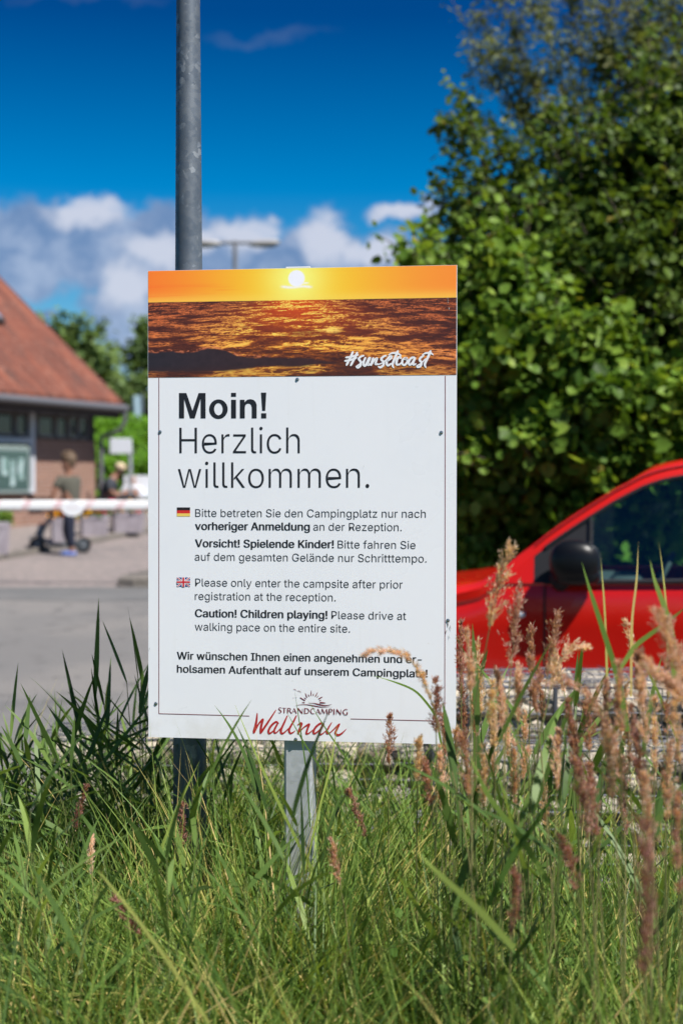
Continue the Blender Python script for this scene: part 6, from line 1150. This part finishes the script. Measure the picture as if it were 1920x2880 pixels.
# seed heads: stem plus feathery brown head, each traced tip to foot of the head
def seed_head(pts, d, w, tone, seed, label=None, n=300, foot=None, nstem=.0011, group='feathery seed heads in the verge'):
    """pts: pixels from the tip down to the foot of the head"""
    q_ = np.random.default_rng(seed); H = [np.array(at(x, y, d)) for x, y in pts][::-1]          # foot first
    H = np.array(H); H[:, 1] += np.linspace(0, q_.uniform(-.04, .04), len(H))
    tn_ = H[1]-H[0]; tn_ /= np.linalg.norm(tn_); G_ = np.array([H[0][0]-tn_[0]*.25+q_.uniform(-.05, .05) if foot is None else foot, d+q_.uniform(-.08, .12), -.02]); C = H[0]-tn_*.35*max(.2, H[0][2])
    s_ = np.linspace(0, 1, 10)[:, None]; stem = (1-s_)**2*G_ + 2*s_*(1-s_)*C + s_*s_*H[0]
    seg = np.linalg.norm(np.diff(H, axis=0), axis=1); cum = np.concatenate([[0], np.cumsum(seg)]); Lh = cum[-1]
    root = thing('seed_head_grass', label or 'ordinary brown seed head on a dry stem, one of the many crowded right of the sign', 'grass stalk', tuple(G_), group)
    t = np.linspace(0, Lh, 8); hp_ = np.stack([np.interp(t, cum, H[:, i]) for i in range(3)], -1)
    b = MB(); P_ = [tuple(p) for p in stem] + [tuple(p) for p in hp_[1:]]; b.tube(P_, [nstem*1.3]*9+[nstem]*(len(P_)-13)+[nstem*.8, nstem*.6, nstem*.4, nstem*.3], 5)
    st_ = b.build('stem', M['straw'], root); a_ = st_.data.attributes.new('tint', 'FLOAT', 'POINT'); a_.data.foreach_set('value', np.full(len(st_.data.vertices), q_.uniform(.1, .6), np.float32))
    nb = int(34*Lh/.16)+10; ub = np.sort(q_.random(nb)**1.05)*.97; axp = lambda q: np.stack([np.interp(q*Lh, cum, H[:, i]) for i in range(3)], -1)
    A_ = axp(ub); T_ = axp(np.clip(ub+.05, 0, 1))-axp(np.clip(ub-.05, 0, 1)); T_ /= np.linalg.norm(T_, axis=1)[:, None]+1e-9
    O = q_.normal(size=(nb, 3)); O -= T_*(O*T_).sum(1)[:, None]; O /= np.linalg.norm(O, axis=1)[:, None]
    sl_ = np.interp(ub, [0, .15, .5, .85, 1], [.55, 1, .85, .5, .2]); bl_n = sl_*w*q_.uniform(2.4, 4.8, nb); op = q_.uniform(.14, .58, nb)
    B_ = T_*np.cos(op)[:, None] + O*np.sin(op)[:, None]; m_ = max(9, int(n/nb*2.6)); k = nb*m_
    ff = q_.random((nb, m_)); P = (A_[:, None]+B_[:, None]*(ff*bl_n[:, None])[..., None]-T_[:, None]*(.06*(ff**2)*bl_n[:, None])[..., None]).reshape(-1, 3) + q_.normal(size=(k, 3))*.0016
    dr = np.repeat(B_, m_, 0) + q_.normal(size=(k, 3))*.34; dr /= np.linalg.norm(dr, axis=1)[:, None]; sd_ = np.cross(dr, q_.normal(size=(k, 3))); sd_ /= np.linalg.norm(sd_, axis=1)[:, None]
    ln = q_.uniform(.006, .0125, k)[:, None]; wd = q_.uniform(.0007, .0014, k)[:, None]
    V = np.stack([P, P+dr*ln*.45+sd_*wd, P+dr*ln, P+dr*ln*.45-sd_*wd], 1).reshape(-1, 3); F = np.arange(k*4).reshape(-1, 4)
    nmesh('seed_head', V, F, M['plume'], root, tint=np.repeat(np.clip(q_.normal(tone+.04, .16, k), 0, 1), 4)); return root
K = 1.2245
def dp(L_): return [(x*K, y*K) for x, y in L_]
U = [([(1168, 1252), (1145, 1330), (1122, 1450)], 2.75, .0135, .85, 'tallest pale seed head, its tip in front of the bonnet of the red car', 420),
     ([(1196, 1348), (1185, 1420), (1172, 1540)], 2.85, .013, .45, 'pinkish seed head just right of the tallest pale one', 380),
     ([(1275, 1408), (1268, 1460), (1255, 1560)], 2.9, .012, .48, 'pinkish seed head in front of the door of the red car, below its mirror', 360),
     ([(828, 1503), (860, 1490), (900, 1492), (940, 1512), (970, 1555), (990, 1610)], 2.72, .0055, .8, 'thin tan seed head arching across the greeting text of the sign', 300),
     ([(893, 1640), (894, 1690), (893, 1760)], 3.5, .0075, .3, 'small dark seed head standing in front of the lower right part of the sign', 260),
     ([(1352, 1490), (1310, 1495), (1280, 1530), (1262, 1590)], 2.8, .011, .95, 'cream seed head nodding to the right, near the top edge of the upper gabion', 340),
     ([(1446, 1432), (1455, 1490), (1476, 1555)], 2.9, .0075, .85, 'slender cream seed head standing apart in front of the red car door', 220),
     ([(1250, 1568), (1310, 1572), (1370, 1610), (1408, 1700), (1430, 1800)], 2.5, .014, .55, 'big brown seed head arching over to the left above the other stalks', 460),
     ([(418, 1845), (420, 1890), (414, 1965)], 3.5, .0085, .2, 'dark red seed head in front of the shaded foot of the steel pole', 240),
     ([(798, 1815), (815, 1855), (842, 1925)], 3.4, .008, .22, 'dark seed head leaning left, right of the square sign post', 240),
     ([(200, 1800), (190, 1840), (172, 1905)], 3.5, .0075, .2, 'reddish seed head among the reeds at the left', 220),
     ([(262, 2060), (290, 2095), (330, 2160)], 2.9, .0085, .12, 'drooping dark seed head low in the grass left of the post', 240),
     ([(205, 1930), (204, 1960), (212, 2010)], 3.3, .006, .85, 'small straw coloured seed head in the grass at the left', 160),
     ([(762, 1925), (768, 1970), (782, 2040)], 3.0, .0075, .6, 'pale seed head right of the foot of the square post', 220),
     ([(1480, 1880), (1488, 2010), (1480, 2250)], 2.05, .016, .08, 'large blurred dark seed head close to the camera at the lower right', 520),
     ([(1180, 1990), (1182, 2060), (1176, 2150)], 2.5, .0085, .2, 'single dark seed head low in the grass at the right, clear of the others', 260),
     ([(1282, 1915), (1305, 1965), (1325, 2050)], 2.5, .0085, .25, 'dark seed head leaning left over the lower gabion', 260),
     ([(1320, 1745), (1340, 1850), (1352, 1960)], 2.5, .012, .35, 'brown seed head hanging before the dark gap of the gabions', 340),
     ([(1502, 1400), (1545, 1520), (1590, 1600)], 2.35, .014, .6, 'thick brown seed head leaning left at the right picture edge', 460),
     ([(1498, 1530), (1540, 1570), (1590, 1640)], 2.3, .013, .7, 'tan seed head leaning left at the right picture edge, under the thick brown one', 420)]
for i, (L_, d, w, tone, lb, n_) in enumerate(U): seed_head(dp(L_), d, w*1.0, tone, 900+i, lb, n_)
q_ = np.random.default_rng(15)
base = [(1058, 1428, 1570), (1078, 1450, 1600), (1100, 1470, 1640), (1090, 1520, 1700), (1130, 1560, 1720), (1065, 1560, 1720), (1218, 1440, 1545), (1240, 1530, 1660), (1225, 1500, 1640), (1310, 1600, 1760), (1348, 1580, 1730), (1420, 1520, 1690), (1440, 1560, 1780), (1480, 1540, 1720), (1502, 1600, 1800), (1530, 1500, 1690), (1552, 1560, 1760), (1560, 1420, 1600), (1468, 1620, 1850), (1400, 1680, 1850),
        (1020, 1640, 1760), (1000, 1560, 1690), (1040, 1660, 1800), (960, 1690, 1800), (985, 1740, 1850), (1012, 1720, 1860), (1110, 1700, 1860), (1070, 1680, 1830), (1135, 1650, 1800), (1165, 1600, 1740), (1180, 1700, 1850), (1205, 1640, 1790), (1280, 1680, 1820), (1365, 1760, 1930), (1435, 1750, 1930), (1490, 1770, 1980), (1530, 1700, 1890), (1555, 1820, 2060), (1250, 1760, 1900), (1150, 1540, 1680), (1190, 1530, 1660), (1290, 1500, 1600), (1325, 1650, 1790), (1385, 1560, 1700), (1462, 1480, 1590)]
for i, (x, y0_, y1_) in enumerate(base):
    le = q_.uniform(-26, 10) if x < 1300 else q_.uniform(-34, 6); d = q_.uniform(2.6, 3.3) if x < 1400 else q_.uniform(2.25, 2.9)
    seed_head(dp([(x+le*.6, y0_), (x+le*.15, y0_*.55+y1_*.45), (x-le*.3, y1_)]), d, q_.uniform(.0055, .0092), float(np.clip(q_.normal(.6, .24), .15, .98)), 1000+i, None, 320)

# single long blades that cross the sign and the car
def blade(L_, d, w, tn, label, d1=None):
    H = [np.array(at(x, y, d + ((d1 or d)-d)*i/max(1, len(L_)-1))) for i, (x, y) in enumerate(L_)]
    H = np.array(H); c = np.concatenate([[0], np.cumsum(np.linalg.norm(np.diff(H, axis=0), axis=1))]); t = np.linspace(0, c[-1], 22); P = np.stack([np.interp(t, c, H[:, i]) for i in range(3)], -1)
    for _ in range(3): P[1:-1] = (P[:-2]+2*P[1:-1]+P[2:])/4
    D_ = np.gradient(P, axis=0); D_ /= np.linalg.norm(D_, axis=1)[:, None]; s_ = np.cross(D_, np.array([.15, 1, .25])); s_ /= np.linalg.norm(s_, axis=1)[:, None]
    u_ = t/c[-1]; pw = np.interp(u_, [0, .25, .7, 1], [.03, .75, 1, .8])*w/2
    V = np.stack([P-s_*pw[:, None], P+s_*pw[:, None]+np.array([0, .002, 0])], 1).reshape(-1, 3); F = [(2*i, 2*i+1, 2*i+3, 2*i+2) for i in range(21)]
    o = nmesh('grass_blade', V, F, M['grass'], tint=np.full(len(V), tn)); tag(o, label, 'grass blade', 'single long blades')
for L_, d, w, tn, lb in (
    ([(540, 1620), (590, 1740), (690, 1950), (800, 2150), (900, 2360)], 3.3, .009, .78, 'long pale blade slanting from the lower left of the logo down past the square post'),
    ([(655, 1630), (700, 1710), (760, 1800), (800, 1900)], 3.55, .005, .35, 'dark thin blade crossing the first letters of the red logo script'),
    ([(677, 1590), (692, 1690), (705, 1780), (712, 1900)], 3.55, .004, .3, 'upright dark stalk crossing the middle of the red logo'),
    ([(708, 1610), (745, 1670), (800, 1750), (850, 1850)], 3.55, .0045, .35, 'dark thin blade crossing the end of the red logo script'),
    ([(858, 1552), (905, 1566), (955, 1585), (1000, 1640), (1015, 1720)], 3.4, .0065, .5, 'curved green blade below the end of the greeting text'),
    ([(1335, 1290), (1352, 1350), (1385, 1450), (1420, 1560), (1440, 1680)], 2.75, .012, .55, 'broad green blade rising in front of the door mirror of the car'),
    ([(1492, 1285), (1500, 1330), (1528, 1400), (1545, 1470), (1550, 1600)], 2.7, .013, .72, 'broad bright blade with its tip before the car window'),
    ([(1580, 1390), (1530, 1430), (1460, 1480), (1420, 1540)], 2.8, .011, .72, 'bright blade slanting down to the left in front of the car door'),
    ([(1465, 1245), (1462, 1330), (1450, 1420), (1448, 1600)], 2.9, .006, .95, 'dry upright stalk in front of the dashboard window of the car'),
    ([(1512, 1245), (1520, 1300), (1530, 1400), (1535, 1600)], 2.9, .005, .9, 'thin dry stalk at the far right in front of the car window'),
    ([(1378, 1270), (1388, 1400), (1392, 1500), (1395, 1650)], 2.9, .005, .9, 'thin dry stalk just right of the door mirror'),
    ([(960, 1960), (1010, 2010), (1100, 2090), (1180, 2180)], 2.3, .013, .8, 'broad blurred blade sloping down to the right in the near grass'),
    ([(1290, 1800), (1230, 1890), (1180, 1960), (1120, 2080)], 2.6, .012, .3, 'dark blade sloping down to the left before the lower gabion'),
    ([(1075, 1730), (1120, 1830), (1200, 1930), (1260, 2030)], 2.6, .012, .65, 'pale green blade sloping right in front of the lower gabion'),
    ([(225, 2000), (300, 2090), (380, 2200), (480, 2350)], 2.4, .007, .88, 'long straw coloured blade sloping down to the right in the lower left grass'),
    ([(460, 1745), (410, 1850), (370, 1950), (350, 2050)], 3.3, .007, .8, 'pale blade leaning right in front of the shaded foot of the pole'),
    ([(775, 1660), (760, 1760), (735, 1850), (700, 2000)], 3.45, .006, .85, 'yellow blade leaning right beside the square post')):
    blade(dp(L_), d, w, tn, lb)
